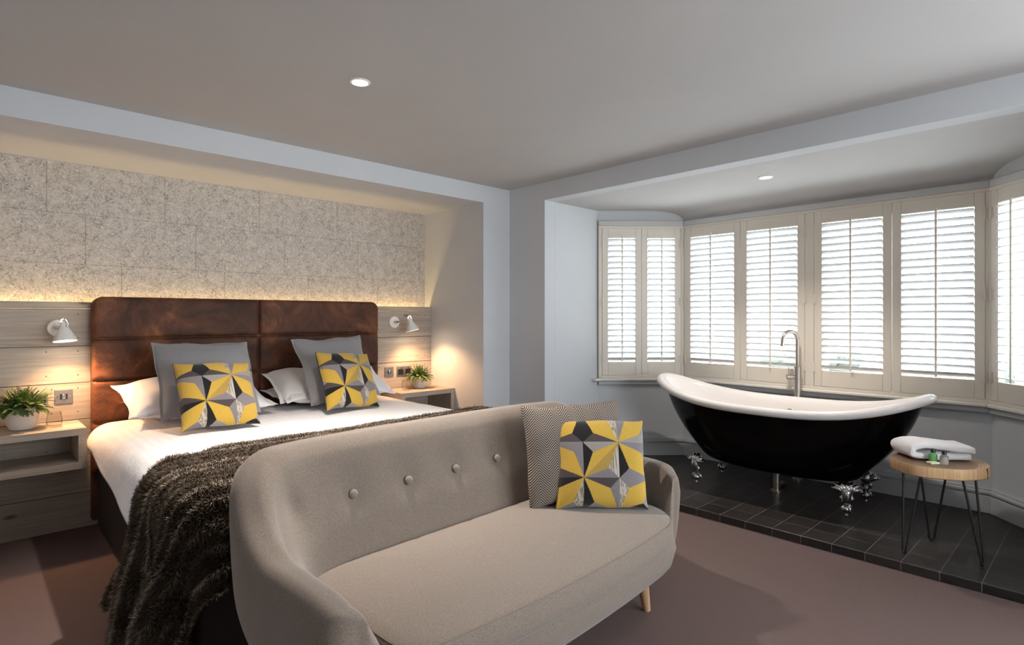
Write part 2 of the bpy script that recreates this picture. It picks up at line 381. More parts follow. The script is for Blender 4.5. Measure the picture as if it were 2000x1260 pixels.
def strip(pts, th, z0, z1, g, inn=0.0):
    """mitred wall strip along an open polyline; room is on the inner side (offset inn), th outward"""
    P = [Vector((*p, 0)) for p in pts]; n = len(P); A = []; B = []
    for i in range(n):
        def nrm(a, b): d = (b - a).normalized(); return Vector((-d.y, d.x, 0))
        if i == 0: m_ = nrm(P[0], P[1]); s_ = 1
        elif i == n - 1: m_ = nrm(P[-2], P[-1]); s_ = 1
        else:
            a = nrm(P[i - 1], P[i]); b = nrm(P[i], P[i + 1]); m_ = (a + b).normalized(); s_ = 1 / max(.3, m_.dot(a))
        A.append(P[i] - m_ * inn * s_); B.append(P[i] + m_ * th * s_)
    for i in range(n - 1):
        q = [A[i], A[i + 1], B[i + 1], B[i]]
        g.prism([(p.x, p.y) for p in q], z0, z1)
# the polyline runs from y=3.12 down to 0: outward normal is (-dy, dx) -> (+x)
g = G(); strip(bay[1:5], .15, 0, .70, g); struct(g, 'wall_bay_lower', M['wall'])
g = G(); strip(bay[1:5], .15, 2.04, SZ + .1, g); struct(g, 'wall_bay_upper', M['wall'])
g = G(); g.box(XW + .121, 4.17, 3.12, 3.27, 0, SZ + .1); struct(g, 'wall_bay_left', M['wall'])
g = G(); g.box(XW + .121, 4.17, -.145, .005, 0, SZ + .1); struct(g, 'wall_bay_right', M['wall'])
g = G(); g.box(XW + .12, 4.8, -.2, 3.3, SZ, SZ + .1); struct(g, 'ceiling_bay', M['ceil'])
# plaster cove dropping to the window head over the middle windows
g = G(); rs = []
for i in range(13):
    a = PI / 2 * i / 12; x = 4.37 + .20 * math.sin(a); z = SZ - .085 * (1 - math.cos(a))
    yl = 2.61 + (4.57 - x) * .928; yr = .52 - (4.57 - x) * .928
    rs.append([(x, yl, z), (x, yr, z)])
vs = [p for r in rs for p in r] + [(x, y, SZ + .002) for r in rs for (x, y, z) in r]; n = len(rs) * 2; fs = []
for i in range(12):
    a = 2 * i; fs += [(a, a + 1, a + 3, a + 2), (n + a, n + a + 2, n + a + 3, n + a + 1), (a, a + 2, n + a + 2, n + a), (a + 1, n + a + 1, n + a + 3, a + 3)]
fs.append((n - 2, n - 1, 2 * n - 1, 2 * n - 2)); g.add(vs, fs); struct(g, 'trim_1', M['ceil'], angle=40)
g = G(); strip(bay[1:5], .0, 2.04, 2.088, g, .03); struct(g, 'trim_2', M['cornice'], bevel=.006)
# platform
g = G(); g.prism([(XW, .006), (XW, 3.119), (4.02, 3.119), (4.569, 2.61), (4.569, .52), (4.02, .006)], .0005, .045); struct(g, 'trim_3', M['tile'], bevel=.004)
# skirting with stepped profile
def skirt(pts, name, z0):
    g = G()
    for zz0, zz1, t in ((z0, z0 + .105, .022), (z0 + .105, z0 + .118, .016), (z0 + .118, z0 + .135, .026), (z0 + .135, z0 + .15, .012)): strip(pts, 0, zz0, zz1, g, t)
    struct(g, name, M['trimp'], bevel=.003)
skirt([bay[0]] + bay[1:6], 'baseboard_bay', .045)
skirt([(AX1, AYB - .12), (AX1, YF)][::-1], 'baseboard_alcove', 0) if False else None

# ---- windows: sash and glass outside, shutter frame inside, each shutter leaf a thing
def seg_frame(a, b):
    """matrix: local X along a->b (left to right seen from the room), local Y outward, Z up"""
    a = Vector((*a, 0)); b = Vector((*b, 0)); d = (b - a).normalized(); n = Vector((-d.y, d.x, 0))
    if (a + n).length < a.length: n = -n
    L = (b - a).length
    return Matrix(((d.x, n.x, 0, a.x), (d.y, n.y, 0, a.y), (0, 0, 1, 0), (0, 0, 0, 1))), L
ZB, ZT = .72, 2.04
def shutter(w, tilt, nl=22):
    """one hinged louvred leaf, origin at bottom left, X width"""
    t = thing('shutter', 'x', 'shutter'); h = 1.275; st = .052; tr = .085; br = .115; d = .028
    g = G(); g.box(0, st, -d, 0, 0, h); g.box(w - st, w, -d, 0, 0, h); g.box(st, w - st, -d, 0, 0, br); g.box(st, w - st, -d, 0, h - tr, h)
    g.build('frame', M['shut'], t, bevel=.003)
    g = G(); p = (h - tr - br) / nl
    for i in range(nl):
        zc = br + p * (i + .5); rs = []; rot = Matrix.Rotation(tilt, 3, 'X')
        for x in (st + .001, w - st - .001):
            ring = []
            for kx in range(10):
                a = 2 * PI * kx / 10; q = rot @ Vector((0, .031 * math.cos(a), .0048 * math.sin(a))); ring.append((x, q.y - d / 2, q.z + zc))
            rs.append(ring)
        g.rings(rs)
    g.build('louvres', M['louv'], t, angle=50)
    g = G(); g.box(w / 2 - .006, w / 2 + .006, -d - .022, -d - .012, br + .005, h - tr + .02); g.build('tilt_rod', M['shut'], t, bevel=.002)
    return t
def hinges(t, x):
    for z in (.14, .64, 1.14):
        g = G(); g.tube([(x, -.034, z - .035), (x, -.034, z + .035)], .006, 8); g.box(x - .014, x + .014, -.031, -.029, z - .03, z + .03); g.build('hinge', M['shut'], t)
def window(idx, a, b, leaves, tilt, posts=()):
    mt, L = seg_frame(a, b)
    root = bpy.data.objects.new('window_%d' % idx, None); C.objects.link(root); root.matrix_world = mt; tag(root, kind='structure')
    g = G(); fw = .022
    g.box(0, L, -.03, .05, ZB, ZB + fw); g.box(0, L, -.03, .05, ZT - fw, ZT); g.box(.0, fw + .008, -.03, .05, ZB + fw, ZT - fw); g.box(L - fw - .008, L, -.03, .05, ZB + fw, ZT - fw)
    for p in posts: g.box(p - .032, p + .032, -.03, .05, ZB + fw, ZT - fw)
    tag(g.build('window_frame', M['shut'], root, bevel=.003))
    # sash
    g = G(); n = max(1, round(L / 1.0)); ww = L / n
    for i in range(n):
        x0 = i * ww + .03; x1 = (i + 1) * ww - .03
        for q in ((x0, x0 + .05, ZB + .02, ZT), (x1 - .05, x1, ZB + .02, ZT), (x0, x1, ZB + .0, ZB + .07), (x0, x1, ZT - .06, ZT), (x0, x1, ZT - .07, ZT)): g.box(q[0], q[1], .11, .145, q[2], q[3])
    g.build('sash', M['plaster'], root)
    g = G(); g.box(.03, L - .03, .126, .130, ZB + .02, ZT); g.build('glass_pane', M['pane'], root)
    return mt, L
shutters = []
def place_leaf(mt, x, w, tilt, label, hinge_left):
    t = shutter(w, tilt); t.matrix_world = mt @ Matrix.Translation((x, -.004, ZB + .024))
    tag(t, label, 'window shutter', 'louvred shutters in the bay window'); hinges(t, .003 if hinge_left else w - .003); return t
T1 = R(-33)
PL = (4.02, 3.12); P2 = (4.57, 2.61); P3 = (4.57, .52); P4 = (4.02, .005)
mt, L = window(1, PL, P2, 2, T1); w = (L - .066) / 2
place_leaf(mt, .032, w - .001, T1, 'cream shutter leaf in the angled left window, next to the plain wall', True)
place_leaf(mt, .033 + w, w - .001, T1, 'cream shutter leaf in the angled left window, next to the long window', False)
mt, L = window(2, P2, P3, 4, T1, (L * 0 + 1.045,)); w = (1.045 - .032 - .034) / 2
for i, (x, lab, hl) in enumerate(((.032, 'cream louvred shutter leaf just above the high left end of the bathtub', True), (.032 + w + .002, 'cream louvred shutter leaf right behind the bath tap spout', False),
        (1.079, 'cream louvred shutter leaf directly right of the tap and the window post', True), (1.079 + w + .002, 'widest-looking cream louvred shutter leaf, above the right end of the bathtub', False))):
    place_leaf(mt, x, w - .001, T1, lab, hl)
mt, L = window(3, P3, P4, 2, R(-4)); w = (L - .066) / 2
place_leaf(mt, .032, w - .001, R(-5), 'cream shutter leaf with wide open louvres, cut by the right picture edge', True)
place_leaf(mt, .033 + w, w - .001, R(-5), 'cream shutter leaf of the right angled window nearest the main wall', False)
# sill board
g = G(); strip([(3.98, 3.157), (4.57, 2.61), (4.57, .52), (3.98, -.03)], .0, .695, .72, g, .05)
g.box(3.93, 4.03, 3.07, 3.119, .695, .72); struct(g, 'trim_4', M['sill'], bevel=.008, seg=3)
g = G(); strip([(4.02, 3.12), (4.57, 2.61), (4.57, .52), (4.02, .005)], .0, .66, .695, g, .03); struct(g, 'trim_5', M['trimp'], bevel=.006)

# ------------------------------------------------------------------ outside, only glimpsed between louvres
g = G(); g.box(4.9, 26, -20, 24, -.3, -.2); tag(g.build('terrace_paving', M['turf']), kind='structure')
random.seed(4)
hedge_ys = (-4.5, .6, 5.2)
for i, yy in enumerate(hedge_ys):
    g = G()
    for k_ in range(26):
        g.ball((15 + random.uniform(-.5, .5), yy + random.uniform(-.8, .8), random.uniform(-.1, .3)), .4, .45, .3, 6)
    o = g.build('hedge', M['hedge'], smooth=True)
    tag(o, 'green garden bush far outside behind the bay window shutters', 'bush', 'bushes outside the window')

# ------------------------------------------------------------------ panelling, ledge and led light
YP = 4.24
g = G(); seams = [0, .21, .426, .642, .86, 1.078, 1.296]
for a, b in zip(seams[:-1], seams[1:]): g.box(AX0 + .001, AX1 - .001, YP, YP + .022, a + .0015, b - .0015)
pan = g.build('wall_panelling', M['plank'], bevel=.002); tag(pan, 'grey washed horizontal plank panelling across the alcove behind the bed', 'panelling')
g = G(); g.box(AX0 + .001, AX1 - .001, YP - .004, YP + .03, 1.298, 1.338); g.build('ledge', M['plank'], pan, bevel=.002)
g = G(); g.box(AX0 + .001, AX1 - .001, YP + .022, YP + .032, 0, 1.297); g.build('backing_board', M['dark'], pan)
random.seed(8); g = G()
for z0 in seams[1:]:
    for x in [.35 + .04 * random.random(), .5, 2.52, 2.9, 2.98]:
        if z0 < .6 or (z0 > 1.2 and x < .45): continue
        for dz in (.03, .17): g = G(); g.lathe([(.0035, 0), (.0035, .0015)], 8, Matrix.Translation((x, YP + .0005, z0 - dz)) @ Matrix.Rotation(R(90), 4, 'X')); g.build('nail_head', M['dark'], pan)
g = G(); g.box(.02, 3.0, 4.29, 4.31, 1.262, 1.27); led = g.build('led_strip', M['led']); tag(led, 'warm led strip hidden behind the plank panelling ledge', 'led strip')
g = G(); g.box(AX0 + .001, AX1 - .001, 4.272, 4.339, 1.24, 1.26); g.build('mounting_batten', M['plank'], led)
l = bpy.data.lights.new('led_glow', 'AREA'); l.shape = 'RECTANGLE'; l.size = 2.95; l.size_y = .012; l.energy = 1.7; l.color = (1, .68, .30)
o = bpy.data.objects.new('led_glow', l); C.objects.link(o); o.location = (1.51, 4.30, 1.275); o.rotation_euler = (R(180), 0, 0)

# floating box shelves
def shelf(x0, x1, label):
    t = thing('floating_shelf', label, 'bedside shelf', ((x0 + x1) / 2, YP - .001, .42), group='floating bedside shelves')
    w = (x1 - x0) / 2; D = -.34; H = .222; th = .038
    g = G(); g.box(-w, w, D, 0, H - th, H); g.build('top_board', M['shelf'], t, bevel=.002)
    g = G(); g.box(-w, w, D, 0, 0, th); g.build('bottom_board', M['shelf'], t, bevel=.002)
    for s in (-w, w - th):
        g = G(); g.box(s, s + th, D + .0005, 0, th, H - th); g.build('side_board', M['shelf'], t, bevel=.002)
shelf(AX0 + .001, .50, 'grey wooden box shelf fixed to the planks left of the bed')
shelf(2.52, AX1 - .001, 'grey wooden box shelf fixed to the planks right of the bed')

# sockets and switches
def plate(x, z, w, kind, label, group):
    t = thing('light_switch' if kind == 'switch' else 'wall_socket', label, 'light switch' if kind == 'switch' else 'wall socket', (x, YP, z), group=group)
    g = G(); g.box(-w / 2, w / 2, -.006, 0, -.041, .041); g.build('face_plate', M['steel'], t, bevel=.002)
    if kind == 'switch':
        g = G(); g.box(-.018, .018, -.0075, -.005, -.016, .016); g.build('surround', M['dark'], t)
        g = G(); g.box(-.009, .009, -.013, -.007, -.014, .014); g.build('rocker', M['polished'], t, bevel=.002)
    else:
        for s in (-.036, .036):
            g = G(); g.box(s - .026, s + .026, -.0075, -.005, -.03, .016); g.build('socket_insert', M['dark'], t)
            g = G(); g.box(s - .006, s + .006, -.012, -.005, .02, .034); g.build('rocker', M['polished'], t, bevel=.001)
    for s in (-1, 1): g = G(); g.lathe([(.003, 0), (.003, .001)], 8, Matrix.Translation((s * (w / 2 - .012), -.006, 0)) @ Matrix.Rotation(R(90), 4, 'X')); g.build('screw', M['polished'], t)
plate(.433, .785, .085, 'switch', 'square steel light switch plate between the left plant and the headboard', 'steel light switches')
plate(.290, .775, .146, 'socket', 'steel double socket partly hidden behind the left potted plant', 'steel sockets')
plate(2.615, .785, .085, 'switch', 'square steel light switch plate just right of the headboard', 'steel light switches')
plate(2.763, .785, .146, 'socket', 'steel double socket left of the right potted plant', 'steel sockets')

# ------------------------------------------------------------------ reading lamps
def lamp(x, z, dx, label):
    t = thing('reading_lamp', label, 'wall lamp', (x, YP, z), group='reading lamps beside the bed')
    rx = Matrix.Rotation(R(90), 4, 'X')
    g = G(); g.lathe([(.05, 0), (.05, .012), (.046, .018), (.0, .0185)][:3], 28, rx); g.build('base_plate', M['lampwhite'], t, angle=35)
    g = G(); g.tube([(0, -.018, 0), (0, -.035, .002), (dx * .4, -.07, .005), (dx * .8, -.11, .0), (dx, -.135, .0)], [.012, .009, .006, .006, .006], 10); g.ball((0, -.03, 0), .014, .014, .014, 8); g.ball((dx, -.135, 0), .011, .011, .011, 8); g.build('arm', M['polished'], t, smooth=True)
    ax = Vector((.06 if dx < .02 else .17, -.15, -1)).normalized(); q = Vector((0, 0, -1)).rotation_difference(ax).to_matrix().to_4x4()
    mt = Matrix.Translation((dx, -.145, .0)) @ q
    prof = [(.017, .035), (.020, .030), (.023, 0), (.030, -.012), (.043, -.035), (.054, -.062), (.0565, -.072), (.055, -.073), (.052, -.062), (.040, -.036), (.026, -.012), (.018, 0)]
    g = G(); g.lathe(prof, 28, mt, cap0=False, cap1=False); sh = g.build('lamp_shade', M['lampwhite'], t, angle=50)
    g = G()
    for a in range(4):
        c_, s_ = math.cos(a * PI / 2 + .4), math.sin(a * PI / 2 + .4)
        g.tube([mt @ Vector((c_ * .022, s_ * .022, .0)), mt @ Vector((c_ * .024, s_ * .024, .03)), mt @ Vector((c_ * .013, s_ * .013, .052)), mt @ Vector((0, 0, .058))], .0028, 6)
    g.build('cage', M['polished'], t, smooth=True)
    g = G(); g.lathe([(.012, .02), (.02, 0), (.036, -.035), (.048, -.060), (.046, -.064), (.02, -.066)], 20, mt); g.build('bulb', M['bulb'], t, smooth=True)
    p = Vector((x, YP, z)) + mt @ Vector((0, 0, -.068)); rot = Vector((0, 0, -1)).rotation_difference(ax).to_euler()
    spot('reading_lamp_light', p, 15, (1, .55, .27), 125, .6, .03, rot)
lamp(.405, 1.185, .015, 'small white wall reading lamp on the planks left of the headboard, lit')
lamp(2.66, 1.205, .075, 'small white wall reading lamp on the planks right of the headboard, lit')

# ------------------------------------------------------------------ ceiling downlights
def downlight(x, y, z, power, label):
    t = thing('ceiling_downlight', label, 'downlight', (x, y, z), group='ceiling downlights')
    g = G(); g.lathe([(.047, .0), (.046, -.004), (.036, -.005), (.033, .0)], 32, cap0=False, cap1=False); g.build('trim_ring', M['plaster'], t, angle=40)
    g = G(); g.lathe([(.033, -.0006), (.033, -.0016)], 24); g.build('lens', M['bulb'], t)
    spot('downlight_beam', (x, y, z - .01), power, WARM, 100, .9, .03)
downlight(1.306, 2.363, CZ, 110, 'lit round downlight in the main ceiling above the bed')
downlight(3.85, 1.60, SZ, 32, 'lit round downlight in the bay ceiling above the bathtub')
for x, y in ((1.3, .25), (-.6, 2.36), (-.6, .25), (1.3, -1.5)): downlight(x, y, CZ, 12 if y > 2 else 10, 'round ceiling downlight outside the view, added as fill light')  # unseen downlights, added to lift the room light

# ------------------------------------------------------------------ bed
BX0, BX1, BY0, BY1 = .565, 2.455, 2.15, 4.13
BT = .63
def rrect(x0, x1, y0, y1, r, n=8):
    out = []
    for cx, cy, a0 in ((x1 - r, y0 + r, -90), (x1 - r, y1 - r, 0), (x0 + r, y1 - r, 90), (x0 + r, y0 + r, 180)):
        for k_ in range(n + 1): a = R(a0 + 90 * k_ / n); out.append((cx + r * math.cos(a), cy + r * math.sin(a)))
    return out
bed = thing('bed', 'large double bed with brown leather headboard and dark base in the alcove', 'bed', (1.51, 3.1, 0))
def off(g): g.v = [(x - 1.51, y - 3.1, z) for x, y, z in g.v]; return g
g = G(); g.prism(rrect(BX0 + .01, BX1 - .01, BY0 + .01, BY1, .04), .03, .36); off(g).build('bed_base', M['base'], bed, bevel=.008)
g = G(); g.prism(rrect(BX0 + .015, BX1 - .015, BY0 + .02, BY1 - .01, .06), .362, .60); off(g).build('mattress', M['white'], bed, bevel=.03, seg=4)
for (x, y) in ((BX0 + .06, BY1 - .1), (BX1 - .06, BY1 - .1), (BX0 + .1, BY0 + .12), (BX1 - .1, BY0 + .12)):
    g = G(); g.lathe([(.022, 0), (.022, .03)], 12, Matrix.Translation((x, y, 0))); off(g).build('foot', M['dark'], bed)
# headboard: two columns, upholstered bands
def pad(x0, x1, z0, z1, y0, th, rl, rr):
    g = G(); nx, nz = 40, 16; W = x1 - x0; Hh = z1 - z0
    def fn(u, v):
        a = u; b = v; x = x0 + W * a; z = z0 + Hh * b
        e = .022
        dx = min(a * W, (1 - a) * W); dz = min(b * Hh, (1 - b) * Hh)
        f = lambda d: math.sqrt(max(0, 1 - (1 - min(d / e, 1)) ** 2))
        zt = z
        # rounded outer top corner
        rr_ = .06
        if rl and z > z1 - rr_ and x < x0 + rr_:
            px, pz = x0 + rr_ - x, z - (z1 - rr_); m_ = max(px, pz); l_ = math.hypot(px, pz)
            if l_ > 0: x = x0 + rr_ - px * m_ / l_; zt = z1 - rr_ + pz * m_ / l_
        if rr and z > z1 - rr_ and x > x1 - rr_:
            px, pz = x - (x1 - rr_), z - (z1 - rr_); m_ = max(px, pz); l_ = math.hypot(px, pz)
            if l_ > 0: x = x1 - rr_ + px * m_ / l_; zt = z1 - rr_ + pz * m_ / l_
        y = y0 - th * f(dx) * f(dz) - .006 * noise.noise(Vector((x * 5, z * 9, 1)))* f(dx) * f(dz)
        return (x, y, zt)
    g.grid(lambda u, v: fn(.5 - .5 * math.cos(PI * u), .5 - .5 * math.cos(PI * v)), nx, nz)
    return g
zs = [.32, .62, .87, 1.12, 1.372]
HX = [.557, 1.512, 2.464]
for i in range(2):
    for j in range(4):
        g = pad(HX[i] + .001, HX[i + 1] - .001, zs[j] + .0005, zs[j + 1] - .0005, YP - .062, .036, i == 0 and j == 3, i == 1 and j == 3)
        off(g).build('headboard_pad', M['leather'], bed, smooth=True)
g = G(); g.box(HX[0] + .003, HX[2] - .003, YP - .075, YP - .002, .05, 1.33); g.box(HX[0] + .05, HX[2] - .05, YP - .075, YP - .002, 1.33, 1.371)
for xx in (HX[0] + .062, HX[2] - .062):
    g.lathe([(.059, 0), (.059, .073)], 32, Matrix.Translation((xx, YP - .002, 1.31)) @ Matrix.Rotation(R(90), 4, 'X'))
off(g).build('headboard_frame', M['leather'], bed)

def drape(X, Y, rect, zt, r, flare, amp, freq, zfl=.012, ph=0):
    xl, xr, yf, yb = rect
    cx = min(max(X, xl), xr); cy = max(Y, yf); dx = X - cx; dy = Y - cy; rho = math.hypot(dx, dy)
    if rho < 1e-9: return Vector((X, Y, zt)), Vector((0, 0, 1))
    ux, uy = dx / rho, dy / rho; q = r * PI / 2
    if rho < q: th = rho / r; out = r * math.sin(th); dn = r * (1 - math.cos(th)); hang = 0
    else: hang = rho - q; out = r + hang * flare; dn = r + hang * math.sqrt(1 - flare * flare)
    phi = math.atan2(-uy, abs(ux))
    s = cy + (phi * .35 if dy < 0 else 0) * -1 + (X if abs(dx) < 1e-9 else 0)
    out += amp * min(1, hang / .25) * math.sin(freq * s + ph + hang * 2.0) * (1 + .6 * math.sin(freq * .37 * s + 2))
    z = zt - dn
    if z < zfl: out += (zfl - z) * .6; z = zfl + .004 * math.sin(30 * s)
    return Vector((cx + ux * out, cy + uy * out, z)), None
def drape_mesh(x0, x1, y0, y1, nx, ny, rect, zt, r, flare, amp, freq, top=None, shape=None, ph=0):
    V = np.zeros((ny + 1, nx + 1, 3)); F = np.zeros((ny + 1, nx + 1, 2))
    for j in range(ny + 1):
        for i in range(nx + 1):
            X = x0 + (x1 - x0) * i / nx; Y = y0 + (y1 - y0) * j / ny
            if shape: X, Y = shape(X, Y)
            p, _ = drape(X, Y, rect, zt, r, flare, amp, freq, ph=ph)
            if top: p.z += top(X, Y, p)
            V[j, i] = p; F[j, i] = (X, Y)
    return V, F
def from_grid(V):
    ny, nx = V.shape[0] - 1, V.shape[1] - 1; g = G(); g.v = [tuple(p) for p in V.reshape(-1, 3)]
    for j in range(ny):
        for i in range(nx): a = j * (nx + 1) + i; g.f.append((a, a + 1, a + nx + 2, a + nx + 1)); g.m.append(0)
    return g
def dtop(X, Y, p): 
    return (.008 * noise.noise(Vector((X * 3.5, Y * 3.5, 0))) + .004 * noise.noise(Vector((X * 11, Y * 8, 3)))) * (1 if p.z > .6 else .3)
def dshape(X, Y):
    # side hem hangs lower towards the foot
    if X < .62: k_ = (.62 - X) / .4; X = .62 - (.62 - X) * (.55 + .40 * min(1, max(0, (3.9 - Y) / 1.0)))
    return X, Y
V, F = drape_mesh(.30, 2.72, 2.05, 4.10, 150, 110, (BX0 + .085, BX1 - .085, BY0 + .10, 9), BT, .13, .06, .012, 9, dtop, dshape)
duv = from_grid(V).build('duvet', M['duvet'], smooth=True); tag(duv, 'white striped cotton duvet spread over the bed, hanging over its sides', 'duvet')
md = duv.modifiers.new('thick', 'SOLIDIFY'); md.thickness = .02; md.offset = -1

# faux fur throw over the foot of the bed
def ttop(X, Y, p):
    return .016 + .007 * math.cos(2 * PI * Y / .075) + .006 * noise.noise(Vector((X * 4, Y * 4, 9)))
def tshape(X, Y):
    k_ = max(0, (Y - 2.3) / .5); Y += k_ * (-.13 * math.exp(-((X - .45) / .35) ** 2) + .05 * min(1, X / 2) + (.10 * (.3 - X) / .4 if X < .3 else 0))
    return X, Y
TR = (BX0 + .075, BX1 - .04, BY0 + .05, 9)
V, F = drape_mesh(-.03, 2.62, 1.80, 2.80, 300, 150, TR, BT + .012, .14, .15, .045, 15, ttop, tshape, ph=1.0)
th_ = from_grid(V).build('fur_throw', M['throwbase'], smooth=True, fixn=False)
tag(th_, 'dark brown striped faux fur throw draped over the foot of the bed', 'throw')
md = th_.modifiers.new('thick', 'SOLIDIFY'); md.thickness = .012; md.offset = -1
# pile: tapered strands in one mesh
rng = np.random.default_rng(5); NS = 210000
ny, nx = V.shape[0] - 1, V.shape[1] - 1
P00 = V[:-1, :-1].reshape(-1, 3); P10 = V[:-1, 1:].reshape(-1, 3); P01 = V[1:, :-1].reshape(-1, 3); P11 = V[1:, 1:].reshape(-1, 3)
nrm = np.cross(P10 - P00, P01 - P00); area = np.linalg.norm(nrm, axis=1); nrm /= area[:, None] + 1e-12
wt = area.copy(); cen = (P00 + P11) / 2; wt[(cen[:, 0] > 1.0) & (cen[:, 1] < 2.3)] *= .15; wt[cen[:, 0] > 2.5] *= .2
idx = rng.choice(len(area), NS, p=wt / wt.sum()); a = rng.random(NS)[:, None]; b = rng.random(NS)[:, None]
pos = (P00[idx] * (1 - a) + P10[idx] * a) * (1 - b) + (P01[idx] * (1 - a) + P11[idx] * a) * b
n_ = nrm[idx]; n_ *= np.sign((n_ * np.array([0, 0, 1.]) + n_ * (pos - np.array([1.5, 3.2, .3])) * .5).sum(1))[:, None]
F00 = F[:-1, :-1].reshape(-1, 2)[idx]; F11 = F[1:, 1:].reshape(-1, 2)[idx]; fy = F00[:, 1] + (F11[:, 1] - F00[:, 1]) * b[:, 0]; fx = F00[:, 0]
tang = np.array([-.35, -.75, -.2]) + rng.normal(0, .45, (NS, 3))
clump = np.stack([np.sin(pos[:, 0] * 40 + pos[:, 2] * 31), np.cos(pos[:, 1] * 37 + pos[:, 0] * 20), np.sin(pos[:, 2] * 45)], 1) * .5
L_ = rng.uniform(.016, .030, NS)[:, None]
d1 = n_ * .9 + (tang + clump) * .45; d1 /= np.linalg.norm(d1, axis=1)[:, None]
d2 = n_ * .35 + (tang + clump) * .75; d2 /= np.linalg.norm(d2, axis=1)[:, None]
side = np.cross(d1, rng.normal(0, 1, (NS, 3))); side /= np.linalg.norm(side, axis=1)[:, None] + 1e-9
wd_ = .0013
q0 = pos - side * wd_; q1 = pos + side * wd_; mid = pos + d1 * L_ * .5; q2 = mid + side * wd_ * .8; q3 = mid - side * wd_ * .8; q4 = mid + d2 * L_ * .55
q0[:, 2] = np.maximum(q0[:, 2], .004); q4[:, 2] = np.maximum(q4[:, 2], .004)
vv = np.stack([q0, q1, q2, q3, q4], 1).reshape(-1, 3)
me = bpy.data.meshes.new('pile'); me.vertices.add(NS * 5); me.vertices.foreach_set('co', vv.astype(np.float32).ravel())
o5 = np.arange(NS) * 5; lp = np.stack([o5, o5 + 1, o5 + 2, o5 + 3, o5 + 3, o5 + 2, o5 + 4], 1).astype(np.int32).ravel()
me.loops.add(NS * 7); me.loops.foreach_set('vertex_index', lp)
me.polygons.add(NS * 2); ls = np.stack([np.arange(NS) * 7, np.arange(NS) * 7 + 4], 1).astype(np.int32).ravel(); me.polygons.foreach_set('loop_start', ls)
me.update(calc_edges=True)
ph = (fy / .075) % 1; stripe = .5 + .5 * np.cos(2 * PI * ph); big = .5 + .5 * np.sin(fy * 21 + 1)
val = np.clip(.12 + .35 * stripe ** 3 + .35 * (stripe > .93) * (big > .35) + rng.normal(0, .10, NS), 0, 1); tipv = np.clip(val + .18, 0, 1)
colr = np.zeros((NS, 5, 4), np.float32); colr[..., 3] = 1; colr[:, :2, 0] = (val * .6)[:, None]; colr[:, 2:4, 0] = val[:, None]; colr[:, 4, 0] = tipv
colr[..., 1] = (rng.random(NS) < .12)[:, None] * .6
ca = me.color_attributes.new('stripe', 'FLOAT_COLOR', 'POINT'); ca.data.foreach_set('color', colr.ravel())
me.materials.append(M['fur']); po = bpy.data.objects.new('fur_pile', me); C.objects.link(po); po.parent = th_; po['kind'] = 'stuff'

# ------------------------------------------------------------------ pillows and cushions
def pillow(name, w, h, t, m, n=44, flange=0, sag=.05, wr=.006, seed=0, mats=None, pick=None, p=.5, parent=None, ears=.06):
    g = G(); sd = Vector((seed * 7.3, seed * 3.1, 0))
    def pt(a, b, s):
        ed = ears
        x = a * w / 2 * (1 - ed * (1 - b * b) * a * a); z = b * h / 2 * (1 - ed * (1 - a * a) * b * b)
        fi = 1 - flange; aa = min(1, abs(a) / fi); bb = min(1, abs(b) / fi)
        th = t / 2 * (max(0, 1 - aa ** 2.4) * max(0, 1 - bb ** 2.4)) ** p
        y = s * (th + .0015)
        nz = noise.noise(Vector((x * 9, z * 9, s * 2)) + sd) * wr + noise.noise(Vector((x * 3.5, z * 3.5, s)) + sd) * wr * 1.6
        z += .010 * noise.noise(Vector((x * 7, s * .0, 2)) + sd) * b * abs(b); x += .010 * noise.noise(Vector((z * 7, 3, s * .0)) + sd) * a * abs(a)
        y += s * nz * min(1, th / (t * .2)) + (noise.noise(Vector((x * 6, z * 6, 5)) + sd) * .022 * max(0, (max(aa, bb) - .8) / .2) if flange else 0)
        z -= sag * h * .3 * (b < 0) * (b * b) * (1 - a * a) * -1
        return (x, y, z + h / 2)
    for s in (-1, 1): g.grid(lambda u, v: pt(2 * u - 1, 2 * v - 1, s), n, n, flip=(s > 0))
    if pick:
        for fi_ in range(len(g.f)):
            j, i = divmod(fi_ % (n * n), n); g.m[fi_] = pick((i + .5) / n, (j + .5) / n) if fi_ < n * n else 2
    o = g.build(name, mats or m, parent, smooth=True, fixn=False)
    bm = bmesh.new(); bm.from_mesh(o.data); bmesh.ops.remove_doubles(bm, verts=bm.verts, dist=.0035 if n < 60 else .0008); bm.to_mesh(o.data); bm.free()
    o.data.polygons.foreach_set('use_smooth', [True] * len(o.data.polygons))
    return o
def place(o, x, y, z, lean, yaw=0, roll=0):
    o.rotation_euler = (Matrix.Rotation(R(yaw), 3, 'Z') @ Matrix.Rotation(R(-lean), 3, 'X') @ Matrix.Rotation(R(roll), 3, 'Y')).to_euler(); o.location = (x, y, z); return o

